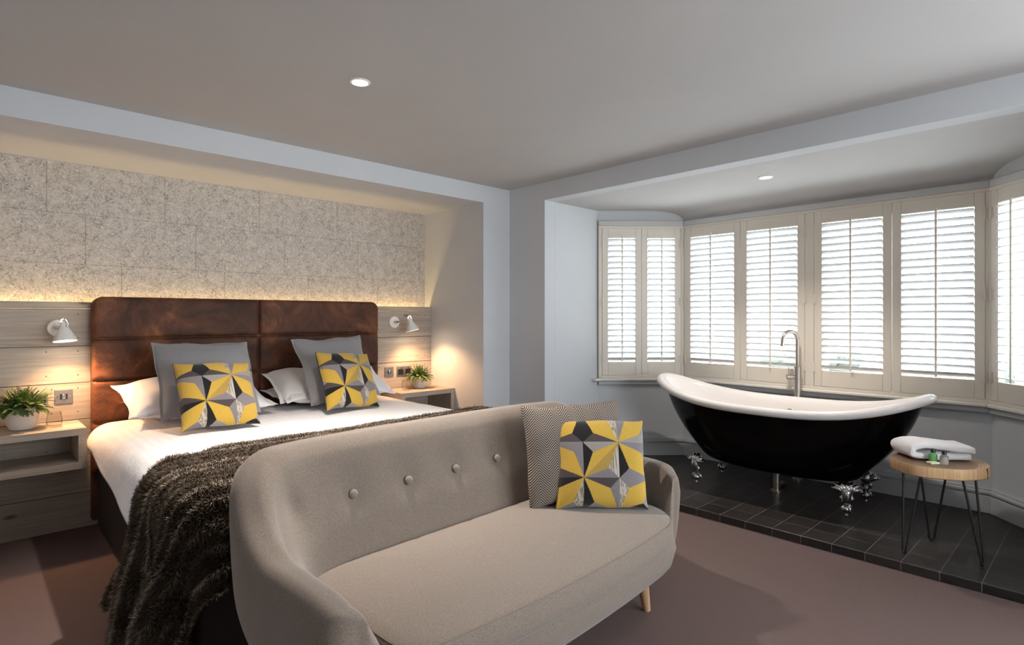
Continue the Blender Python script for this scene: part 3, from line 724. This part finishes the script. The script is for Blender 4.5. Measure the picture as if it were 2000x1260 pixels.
PM = [M['p_' + n_] for n_ in ('yellow', 'gold', 'black', 'brown', 'mauve', 'stone', 'cream', 'grey')]
def sgn(p, a, b): return (p[0] - b[0]) * (a[1] - b[1]) - (a[0] - b[0]) * (p[1] - b[1])
def intri(p, a, b, c):
    d = (sgn(p, a, b), sgn(p, b, c), sgn(p, c, a)); return all(x >= -1e-9 for x in d) or all(x <= 1e-9 for x in d)
PAL = {(0, 0): (2, 5, 4, 6), (1, 0): (5, 4, 4, 2), (-1, 0): (4, 4, 3, 5), (0, -1): (4, 3, 5, 2), (-1, -1): (4, 2, 4, 6), (0, 1): (6, 5, 3, 2), (1, 1): (4, 2, 5, 6), (1, -1): (6, 4, 2, 5), (-1, 1): (2, 6, 3, 2)}
def star(u, v):
    cu = (u - .29) / .384; cv = (v - .34) / .384; i, j = math.floor(cu), math.floor(cv); a, b = cu - i, cv - j
    if (i + j) % 2: a = 1 - a        # star corners then lie on the (0,0)-(1,1) diagonal
    S1 = (.27, .71); S2 = (.70, .27); p = (a, b); pal = PAL[(i, j)]
    if intri(p, (0, 0), S1, (1, 1)): return 0
    if intri(p, (0, 0), S2, (1, 1)): return 1 if (i + j) % 2 == 0 and i == 0 else 0
    if intri(p, (0, 0), (0, 1), S1): return pal[0]
    if intri(p, (0, 1), (1, 1), S1): return pal[1]
    if intri(p, (0, 0), (1, 0), S2): return pal[2]
    return pal[3]
BZ = BT + .012
def patterned(label, size=.40, seed=1):
    o = pillow('patterned_cushion', size, size, .15, None, n=150, mats=PM, pick=star, seed=seed, p=.42, wr=.004, ears=.05); tag(o, label, 'cushion', 'geometric star cushions'); return o
c1 = patterned('yellow, black and grey star patterned cushion on the left half of the bed', .40)
place(c1, 1.025, 3.34, BZ + .005, 32, 2, 2)
c2 = c1.copy(); C.objects.link(c2); c2['label'] = 'yellow, black and grey star patterned cushion on the right half of the bed'
place(c2, 1.86, 3.44, BZ + .005, 26, 8, 4)
c3 = c1.copy(); C.objects.link(c3); c3['label'] = 'yellow, black and grey star patterned cushion on the sofa, in front of the herringbone one'
gl_ = pillow('grey_cushion', .54, .50, .16, M['greycush'], flange=.07, seed=3, wr=.008); tag(gl_, 'large plain grey cushion with flange leaning behind the left star cushion', 'cushion', 'plain grey cushions'); place(gl_, 1.055, 3.60, BZ + .03, 32, 0, 1)
gr_ = pillow('grey_cushion', .54, .50, .16, M['greycush'], flange=.05, seed=6, wr=.008); tag(gr_, 'large plain grey cushion leaning behind the right star cushion', 'cushion', 'plain grey cushions'); place(gr_, 1.92, 3.64, BZ + .03, 30, 4, -2)
def wp(x, y, z, lean, yaw, roll, seed, label, w=.82, h=.48, t=.17):
    o = pillow('white_pillow', w, h, t, M['white'], flange=.08, seed=seed, wr=.012, n=50); tag(o, label, 'pillow', 'white bed pillows'); place(o, x, y, z, lean, yaw, roll)
wp(1.06, 3.74, BZ + .045, 68, 3, 0, 11, 'upper white pillow leaning behind the left grey cushion', .80, .42)
wp(1.06, 3.70, BZ + .055, 84, -2, 2, 12, 'lower white pillow lying under the left pair', .80, .42, .12)
wp(1.93, 3.74, BZ + .045, 66, -3, 0, 13, 'upper white pillow leaning behind the right grey cushion', .86, .44)
wp(1.93, 3.72, BZ + .055, 84, 2, -2, 14, 'lower white pillow lying under the right pair', .82, .42, .12)

# ------------------------------------------------------------------ sofa
SX, SY, SR = 1.440, 1.54, 2.5
sofa = thing('sofa', 'two seater sofa in grey beige wool with buttoned back at the foot of the bed', 'sofa', (SX, SY, 0), (0, 0, R(SR)))
half = [(-.865, -.28), (-.875, -.20), (-.88, -.07), (-.882, .06), (-.872, .18), (-.838, .292), (-.765, .370), (-.64, .412), (-.3, .432), (0, .434)]
path = half + [(-x, y) for x, y in half[3:-1]][::-1] + [(.872, -.06), (.862, -.15), (.838, -.22), (.795, -.268)]
hs_ = [.580, .598, .603, .612, .668, .765, .822, .832, .835, .835]; hs = hs_ + hs_[3:-1][::-1] + [.603, .600, .592, .570]
ctrl = [(x, y, h) for (x, y), h in zip(path, hs)]
pp = catmull(ctrl, 8)
inner_half = [(-.725, -.28), (-.725, -.20), (-.725, -.09), (-.722, .0), (-.71, .08), (-.68, .145), (-.61, .19), (-.50, .212), (-.3, .218), (0, .218)]
inner = inner_half + [(-x, y) for x, y in inner_half[3:-1]][::-1] + [(.722, -.08), (.716, -.15), (.706, -.20), (.688, -.238)]
ip = catmull([(x, y) for x, y in inner], 8)
def section(H, bk):
    """(k towards the inner path, outward offset, height), closed loop"""
    ln = .02 * bk; q = .58 - .10 * bk
    pts = [(.78, 0, .20), (.50, 0, .222), (.20, 0, .30), (.02, 0, .39), (0, .006 + ln * .3, .49), (0, .004 + ln, H - .06), (.02, ln, H - .022), (.12, ln, H - .003), (.30, ln, H), (q - .08, ln, H - .005), (q + .04, ln * .9, H - .03), (q + .12, ln * .6, max(H - .075, .45 + (H - .45) * .62)),
            (.86, 0, .45 + (H - .45) * .34), (1, 0, .45), (1.06, 0, .38), (1.15, 0, .25), (1.0, 0, .205)]
    P = [np.array(p) for p in pts]; n = len(P); out = []
    for i in range(n):
        a, b, c, d = P[i - 1], P[i], P[(i + 1) % n], P[(i + 2) % n]
        for t in (0, .25, .5, .75): out.append(tuple(.5 * ((2 * b) + (-a + c) * t + (2 * a - 5 * b + 4 * c - d) * t * t + (-a + 3 * b - 3 * c + d) * t ** 3)))
    return out
rings = []
def ring_at(i):
    a = pp[max(i - 1, 0)]; b = pp[min(i + 1, len(pp) - 1)]; p = pp[i]; I = ip[i]
    t = np.array([b[0] - a[0], b[1] - a[1]]); t /= np.linalg.norm(t); n = np.array([-t[1], t[0]])
    bk = min(1, max(0, (p[1] - .05) / .3)); return [(p[0] + (I[0] - p[0]) * k_ + n[0] * o_, p[1] + (I[1] - p[1]) * k_ + n[1] * o_, z_) for k_, o_, z_ in section(p[2], bk)], t
for i in range(len(pp)): rings.append(ring_at(i)[0])
def capr(ring, t, sign):
    c = np.mean(np.array(ring), axis=0); out = []
    R_ = np.array(ring)
    for k_ in range(1, 10):
        a = PI / 2 * k_ / 10; sc_ = math.cos(a); e = .05 * math.sin(a)
        q = R_.copy(); 
        # shrink thickness across, and height only a little
        w = np.array([-t[1], t[0], 0]); rel = q - c; across = rel @ w
        q = q - np.outer(across * (1 - sc_) * .92, w); q[:, 2] = c[2] + rel[:, 2] * (1 - .18 * (1 - sc_)) ; q += np.array([t[0], t[1], 0]) * e * sign
        out.append([tuple(p) for p in q])
    return out
r0, t0 = ring_at(0); r1, t1 = ring_at(len(pp) - 1)
rings = capr(r0, t0, -1)[::-1] + rings + capr(r1, t1, 1)
# soften buttons
bx = [-.69 + .23 * i for i in range(7)]
g = G(); g.rings(rings)
for i, (x, y, z) in enumerate(g.v):
    if y > .1 and y < .40 and abs(x) < .8:
        for b_x in bx:
            d2_ = (x - b_x) ** 2 + ((z - .645) * 1.0) ** 2; y += .016 * math.exp(-d2_ / .0010) + .009 * math.exp(-d2_ / .007)
        g.v[i] = (x, y, z)
shell = g.build('backrest_and_arms', M['sofa'], sofa, smooth=True, sub=1)
# base under cushion
def outline(xs, yf, yb, r, n=10, bow=0):
    P = rrect(-xs, xs, yf, yb, r, n); return [(x, y - bow * (1 - (x / xs) ** 2) * (y < (yf + yb) / 2)) for x, y in P]
def slab(levels, n=16, rfr=None):
    rs = []
    for z, ins, xs, yf, yb, r, bow in levels:
        P = []; r0_ = r; R1 = rfr or r
        base_ = []
        m_ = 14
        for cx, cy, a0 in ((xs - R1, yf + R1, -90), (xs - r0_, yb - r0_, 0), (-xs + r0_, yb - r0_, 90), (-xs + r0_, yf + r0_, 180)):
            r = R1 if a0 == -90 else r0_
            for k_ in range(m_ + 1): a = R(a0 + 90 * k_ / m_); base_.append((cx + (r - ins) * math.cos(a), cy + (r - ins) * math.sin(a)))
            # intermediate points along the following straight
            nx_ = {-90: ((xs, yf + R1), (xs, yb - r)), 0: ((xs - r, yb), (-xs + r, yb)), 90: ((-xs, yb - r), (-xs, yf + r)), 180: ((-xs + r, yf), (xs - R1, yf))}[a0]
            for k_ in range(1, n):
                t_ = k_ / n; x = nx_[0][0] + (nx_[1][0] - nx_[0][0]) * t_; y = nx_[0][1] + (nx_[1][1] - nx_[0][1]) * t_
                if a0 == -90: x -= ins
                if a0 == 0: y -= ins
                if a0 == 90: x += ins
                if a0 == 180: y += ins
                base_.append((x, y))
        for x, y in base_:
            if y < 0: y -= bow * (1 - (x / xs) ** 2)
            P.append((x, y, z))
        rs.append(P)
    return rs
g = G(); B = (.803, -.325, .20, .12)
def lv(z, ins, dx=0): return (z, ins, B[0] + dx, B[1], B[2], B[3], .035)
g.rings(slab([lv(.186, .09), lv(.188, .07), (.202, .045, *B, .045), (.235, .018, *B, .045), (.30, .0, *B, .045), (.325, .006, *B, .045), (.337, .02, *B, .045), (.341, .045, *B, .045)], rfr=.21))
g.build('seat_base', M['sofa'], sofa, smooth=True)
g = G(); K = (.69, -.365, .24, .10)
lev = [(.340, .05, *K, .045), (.345, .03, *K, .045), (.354, .012, *K, .045), (.368, .001, *K, .045), (.39, -.004, *K, .045), (.42, -.004, *K, .045), (.438, .0, *K, .045), (.446, .006, *K, .045), (.449, .012, *K, .045)]
rs = slab(lev, rfr=.20)
top = rs[-1]; c_ = (0, -.09)
for q, dz in ((.94, .004), (.85, .009), (.7, .014), (.45, .018), (.2, .02), (.03, .0205)): rs.append([(c_[0] + (x - c_[0]) * q, c_[1] + (y - c_[1]) * q, .449 + dz) for x, y, z in top])
rs = [[(p[0] - .005, p[1], p[2]) for p in q_] for q_ in rs]; g.rings(rs); cu = g.build('seat_cushion', M['sofa'], sofa, smooth=True)
g = G(); pr = rs[7]; pr2 = [Vector(p) for p in pr]; g.tube(pr2 + [pr2[0], pr2[1]], .0022, 6, caps=False); g.build('seam_piping', M['piping'], cu, smooth=True)
for x in bx:
    # inner face at z .64
    Hh = .835; s_ = section(Hh, 1); 
    z = .645; c0, c1 = s_[48], s_[44]; t_ = (z - c0[2]) / (c1[2] - c0[2]); k_ = c0[0] + (c1[0] - c0[0]) * t_; yb_ = .432 + (.218 - .432) * k_ + .012
    g = G(); rot = Matrix.Rotation(R(68), 3, 'X'); g.ball((x, yb_ - .004, z), .017, .017, .009, 10, rot); g.build('button', M['sofa'], sofa, smooth=True)
for x, y in ((-.64, -.17), (.64, -.17), (-.62, .2), (.62, .2)):
    g = G(); sx_ = 1 if x > 0 else -1; sy_ = -1 if y < 0 else 1
    g.tube([(x, y, .22), (x + .012 * sx_, y + .01 * sy_, .11), (x + .025 * sx_, y + .02 * sy_, 0)], [.027, .024, .016], 16); g.build('leg', M['leg'], sofa, smooth=True, angle=60)
def dimple():
    me = shell.data
    for v_ in me.vertices:
        pass
hb = pillow('herringbone_cushion', .46, .43, .14, M['herring'], seed=21, wr=.006, ears=.05, p=.42); tag(hb, 'grey and brown herringbone cushion leaning in the right corner of the sofa', 'cushion'); 
place(hb, 1.89, 1.555, .455, 14, -28, -1)
c3.scale = (.95, .95, .93)
place(c3, 1.895, 1.45, .458, 18, -42, 1)

# ------------------------------------------------------------------ bathtub
tub = thing('bathtub', 'black and white roll top slipper bathtub on claw feet in front of the bay window', 'bathtub', (4.083, 1.62, .045))
NA = 72
def oval(Lh, Wh, a, e=2.25):
    c, s = math.cos(a), math.sin(a); return (Wh * math.copysign(abs(c) ** (2 / e), c), Lh * math.copysign(abs(s) ** (2 / e), s))
def zrim(a, zm=.60, ze=.735): return zm + (ze - zm) * abs(math.sin(a)) ** 2.6
def tring(Lh, Wh, zf, e=2.25): return [(*oval(Lh, Wh, 2 * PI * k_ / NA, e), zf(2 * PI * k_ / NA)) for k_ in range(NA)]
rs = []
RL, RW = .872, .338
for s in [i / 14 for i in range(15)]:
    q = 1 - s
    Lh = .53 + (RL - .025 - .53) * (q ** 1.05) + .055 * math.sin(PI * s) ** 1.0
    Wh = .25 + (RW - .025 - .25) * (q ** .7)
    rs.append(tring(Lh, Wh, lambda a, s=s: (zrim(a) - .03) * (1 - s) + .21 * s, 2.15))
for ins, dz in ((.03, -.028), (.07, -.045), (.14, -.055), (.30, -.06)): rs.append(tring(.53 - ins, .25 - min(ins, .22), lambda a, dz=dz: .21 + dz, 2.1))
g = G(); g.rings(rs, cap0=False); g.build('outer_shell', M['tubblack'], tub, smooth=True)
rs = []
for n_o, dz in ((-.022, -.034), (.008, -.036), (.028, -.026), (.036, -.008), (.030, .010), (.012, .020), (-.012, .018), (-.034, .004), (-.048, -.02)):
    rs.append(tring(RL + n_o, RW + n_o, lambda a, dz=dz: zrim(a) + dz))
for s in [i / 12 for i in range(1, 13)]:
    q = 1 - s; rs.append(tring(.46 + (RL - .05 - .46) * q ** 1.05 + .03 * math.sin(PI * s), .18 + (RW - .05 - .18) * q ** .6, lambda a, s=s: (zrim(a) - .03) * (1 - s) + .19 * s, 2.2))
rs.append(tring(.36, .13, lambda a: .172)); rs.append(tring(.1, .04, lambda a: .168))
g = G(); g.rings(rs, cap0=False); g.build('basin', M['enamel'], tub, smooth=True)
g = G(); g.lathe([(.028, 0), (.028, .004), (.018, .008)], 20, Matrix.Translation((.25, .005, .515)) @ Matrix.Rotation(R(-68), 4, 'Y')); g.build('overflow', M['polished'], tub, angle=40)
g = G(); g.tube([(0, 0, .0), (0, 0, .165)], .022, 14); g.tube([(0, 0, .03), (.12, .01, .03), (.2, .02, .0)], .016, 10); g.lathe([(.04, 0), (.04, .008)], 18); g.build('waste_pipe', M['nickel'], tub, smooth=True, angle=50)
def claw(sx, sy):
    g = G(); ox, oy = sx * .19, sy * .49
    # acanthus fan lying on the tub body, S-curved leg, ball gripped by claws
    fan = Vector((sx * .0, sy * .0, 0)); dirv = Vector((sx, sy * .35, 0)).normalized(); sd = Vector((-dirv.y, dirv.x, 0))
    base_ = Vector((ox, oy, 0))
    def P(o_, s_, z_): return base_ + dirv * o_ + sd * s_ + Vector((0, 0, z_))
    for k_ in range(-3, 4):
        a = k_ * .42; tip = P(-.012 + .012 * abs(k_), math.sin(a) * .075, .150 + math.cos(a) * .050)
        m_ = P(.022, math.sin(a) * .045, .155 + math.cos(a) * .02); g.tube([P(.0, 0, .125), m_, tip], [.012, .021, .012], 8); g.ball(tip, .0125, .0125, .008, 8)
    g.ball(P(.012, 0, .165), .03, .035, .03, 9)
    g.tube([P(-.01, 0, .17), P(.02, 0, .145), P(.026, 0, .115), P(.012, 0, .085), P(.004, 0, .062)], [.030, .032, .024, .017, .016], 10)
    for k_ in (-1, 1): g.tube([P(.01, k_ * .02, .13), P(.02, k_ * .03, .105), P(.015, k_ * .022, .085)], [.01, .012, .006], 6)
    g.ball(P(.008, 0, .038), .026, .026, .024, 10)
    for k_ in range(4):
        a = k_ * PI / 2 + .6; c, s = math.cos(a), math.sin(a); g.tube([P(.008 + .012 * c, .012 * s, .066), P(.008 + .028 * c, .028 * s, .052), P(.008 + .032 * c, .032 * s, .034), P(.008 + .024 * c, .024 * s, .018)], [.008, .008, .006, .003], 6)
    g.lathe([(.012, .0), (.009, .004), (.007, .016)], 12, Matrix.Translation(P(.008, 0, 0)))
    g.build('claw_foot', M['chrome'], tub, smooth=True)
for sx in (-1, 1):
    for sy in (-1, 1): claw(sx, sy)

# tap
tap = thing('bath_tap', 'tall brushed metal floor standing bath tap with curved spout behind the tub', 'tap', (4.487, 1.630, .045))
g = G(); g.lathe([(.036, 0), (.036, .008), (.023, .014), (.023, .832), (.021, .836), (.014, .838)], 24); g.build('column', M['nickel'], tap, angle=35)
d = Vector((-.95, .31, 0)); r_ = .078; pts = [Vector((0, 0, .83)), Vector((0, 0, .95))] + [Vector((0, 0, 1.02)) + d * (r_ - r_ * math.cos(a)) + Vector((0, 0, r_ * math.sin(a))) for a in [PI * i / 14 for i in range(15)]]
pts.append(pts[-1] + Vector((0, 0, -.03)) + d * .004); g = G(); g.tube(pts, [.014] * (len(pts) - 1) + [.0145], 14); g.build('spout', M['nickel'], tap, smooth=True, angle=60)
g = G(); dd = Vector((-.62, .78, 0)); g.tube([Vector((0, 0, .76)), Vector((0, 0, .76)) + dd * .055, Vector((0, 0, .76)) + dd * .056], [.012, .012, .0], 12); g.tube([Vector((0, 0, .76)) + dd * .04, Vector((0, 0, .76)) + dd * .075], .019, 16); g.build('mixer_body', M['nickel'], tap, angle=40)
g = G(); g.tube([Vector((0, 0, .775)) + dd * .06, Vector((0, 0, .83)) + dd * .062], [.004, .003], 8); g.build('lever', M['nickel'], tap, smooth=True)

# ------------------------------------------------------------------ stool and things on it
SC = Vector((3.605, .625, .045))
st_ = thing('side_stool', 'round wood slice stool on black hairpin legs at the right of the bathtub', 'stool', SC)
def rr_(a): return .205 + .012 * math.cos(2 * a + 1.0) + .006 * math.sin(3 * a) + .003 * math.sin(7 * a)
def wring(q, z): return [((rr_(a) * q) * math.cos(a), (rr_(a) * q) * math.sin(a), z) for a in [2 * PI * k_ / 64 for k_ in range(64)]]
g = G(); g.rings([wring(.96, .420), wring(.99, .425), wring(1.0, .445), wring(.995, .466), wring(.98, .4745)], cap1=False); g.rings([wring(.98, .4745), wring(.93, .475), wring(.4, .475), wring(.05, .475)], cap0=False, mi=1)
g.build('seat_slice', [M['slice_side'], M['slice_top']], st_, angle=40, fixn=True)
g = G(); a = R(-100); 
g.tube([(rr_(a) * 1.0 * math.cos(a), rr_(a) * math.sin(a), .474), (rr_(a) * 1.001 * math.cos(a + .03), rr_(a) * 1.001 * math.sin(a + .03), .45), (rr_(a) * .999 * math.cos(a + .05), rr_(a) * .999 * math.sin(a + .05), .424)], .0022, 6); g.build('bark_crack', M['soil'], st_)
for (bx_, by_) in ((3.475, .742), (3.783, .683), (3.555, .441)):
    f = Vector((bx_ - SC.x, by_ - SC.y, 0)); d = f.normalized(); sd = Vector((-d.y, d.x, 0)); tp = d * .135
    pts = [tp + sd * .062 + Vector((0, 0, .42)), f + sd * .012 + Vector((0, 0, .03))] + [f + sd * (.012 * math.cos(a)) + Vector((0, 0, .018 - .012 * math.sin(a))) for a in [PI * i / 6 for i in range(7)]] + [f - sd * .012 + Vector((0, 0, .03)), tp - sd * .062 + Vector((0, 0, .42))]
    g = G(); g.tube(pts, .0055, 8); g.box(-.03, .03, -.03, .03, .416, .4195, mat=Matrix.Translation((tp.x, tp.y, 0))); g.build('hairpin_leg', M['blackmetal'], st_, smooth=True, angle=50)
TZ = SC.z + .4755
# towel: folded twice, fold to the left
ctr = [(.125, .020), (.02, .018), (-.10, .020), (-.142, .028), (-.150, .045), (-.135, .064), (-.08, .072), (.0, .066), (.08, .056), (.142, .052)]
cl = catmull([(x, z) for x, z in ctr], 5)
g = G(); rs = []
for i, p in enumerate(cl):
    a = cl[max(0, i - 1)]; b = cl[min(len(cl) - 1, i + 1)]; t = np.array(b) - np.array(a); t = t / (np.linalg.norm(t) + 1e-9); n = np.array([-t[1], t[0]]); th = .0185
    ring = []
    for k_ in range(24):
        ang = 2 * PI * k_ / 24; e = .35
        yy = .095 * math.copysign(abs(math.cos(ang)) ** e, math.cos(ang)); oo = th * math.copysign(abs(math.sin(ang)) ** .6, math.sin(ang))
        oo += .003 * noise.noise(Vector((i * .35, yy * 20, k_ * .2)))
        ring.append((p[0] + n[0] * oo, yy + .006 * noise.noise(Vector((i * .3, k_ * .3, 2))), p[1] + n[1] * oo))
    rs.append(ring)
g.rings(rs); tw = g.build('folded_towel', M['towel'], smooth=True); tag(tw, 'white folded towel lying on the wood slice stool', 'towel'); mnz = min(v_[2] for v_ in g.v)
tw.location = (3.665, .655, TZ - mnz); tw.rotation_euler = (0, 0, R(-50))
def bottle(x, y, m, label):
    t = thing('toiletry_bottle', label, 'bottle', (x, y, TZ), (0, 0, R(20)), 'toiletry bottles on the stool')
    g = G(); g.lathe([(.0165, 0), (.0185, .003), (.0185, .034), (.017, .041), (.009, .047), (.0085, .050)], 20); g.build('bottle_body', m, t, angle=45)
    g = G(); g.lathe([(.0105, .049), (.0105, .066), (.0095, .067)], 20); g.build('cap', M['dark'], t, angle=45)
bottle(3.528, .632, M['green'], 'small bottle of bright green gel with black cap, beside the clear one')
bottle(3.520, .585, M['clearp'], 'small clear bottle with black cap standing right of the green one')
g = G(); g.box(-.024, .024, -.017, .017, 0, .010); sp_ = g.build('soap_packet', M['soap'], bevel=.003); tag(sp_, 'small cream wrapped soap lying in front of the green bottle', 'soap'); sp_.location = (3.490, .625, TZ); sp_.rotation_euler = (0, 0, R(-38))

# ------------------------------------------------------------------ plants and tumblers
def plant(x, y, s, label, seed, nf=70, hgt=.13, leafm='leaf'):
    t = thing('potted_fern', label, 'potted plant', (x, y, .6425), group='potted ferns on the bedside shelves'); rnd = random.Random(seed)
    g = G(); g.lathe([(.045 * s, 0), (.055 * s, .004), (.066 * s, .03 * s), (.073 * s, .075 * s), (.074 * s, .118 * s), (.070 * s, .120 * s), (.068 * s, .116 * s), (.066 * s, .10 * s)], 32); g.build('pot', M['pot'], t, angle=40)
    g = G(); g.lathe([(.067 * s, .098 * s), (.067 * s, .104 * s), (.01, .108 * s)], 24); g.build('soil', M['soil'], t)
    g = G(); g2 = G()
    for i in range(nf):
        az = rnd.uniform(0, 2 * PI); r0 = rnd.uniform(0, .045) * s; ln = rnd.uniform(.08, hgt + .02) * s; el = rnd.uniform(.35, 1.5)
        p = Vector((r0 * math.cos(az), r0 * math.sin(az), .104 * s)); d = Vector((math.cos(az) * math.cos(el), math.sin(az) * math.cos(el), math.sin(el)))
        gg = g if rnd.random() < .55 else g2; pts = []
        nseg = 13
        for k_ in range(nseg + 1):
            pts.append(p.copy()); p = p + d * ln / nseg; d = (d + Vector((0, 0, -.06 - .05 * math.cos(el)))).normalized()
        gg.tube(pts, [.0012] * nseg + [.0004], 4)
        for k_ in range(2, nseg + 1):
            tdir = (pts[k_] - pts[k_ - 1]).normalized(); sd = tdir.cross(Vector((0, 0, 1))); sd = sd.normalized() if sd.length > .01 else Vector((1, 0, 0))
            for sg in (-1, 1):
                L__ = (.024 - .0012 * k_) * s * rnd.uniform(.8, 1.25); dd_ = (sd * sg + tdir * .7 + Vector((0, 0, rnd.uniform(-.2, .35)))).normalized(); w_ = tdir * .0030 * s
                a = pts[k_]; gg.add([a - w_, a + dd_ * L__ * .5 - w_ * 1.1 + Vector((0, 0, .002)), a + dd_ * L__, a + dd_ * L__ * .5 + w_ * 1.1, a + w_], [(0, 1, 2, 3, 4)])
    g.build('foliage', M['leaf'], t, fixn=False); g2.build('dark_foliage', M['leaf2'], t, fixn=False)  # second mesh holds the darker green fronds, picked at random
plant(.238, 4.085, 1.0, 'green fern in a pale cement pot on the left bedside shelf', 2, 230, .115)
plant(2.835, 4.11, .82, 'small green fern in a white pot on the right bedside shelf', 3, 200, .125)
def tumbler(x, y, label):
    g = G(); g.lathe([(.026, 0), (.034, .006), (.0375, .022), (.0345, .055), (.029, .086), (.028, .086), (.0335, .055), (.0362, .022), (.032, .010), (.0, .0085)][:9], 32); o = g.build('glass_tumbler', M['tumbler'], smooth=True); o.location = (x, y, .6425)
    tag(o, label, 'glass', 'empty glass tumblers')
tumbler(.372, 4.04, 'clear stemless glass on the left bedside shelf beside the fern')
tumbler(2.665, 4.06, 'clear stemless glass on the right bedside shelf beside the fern')
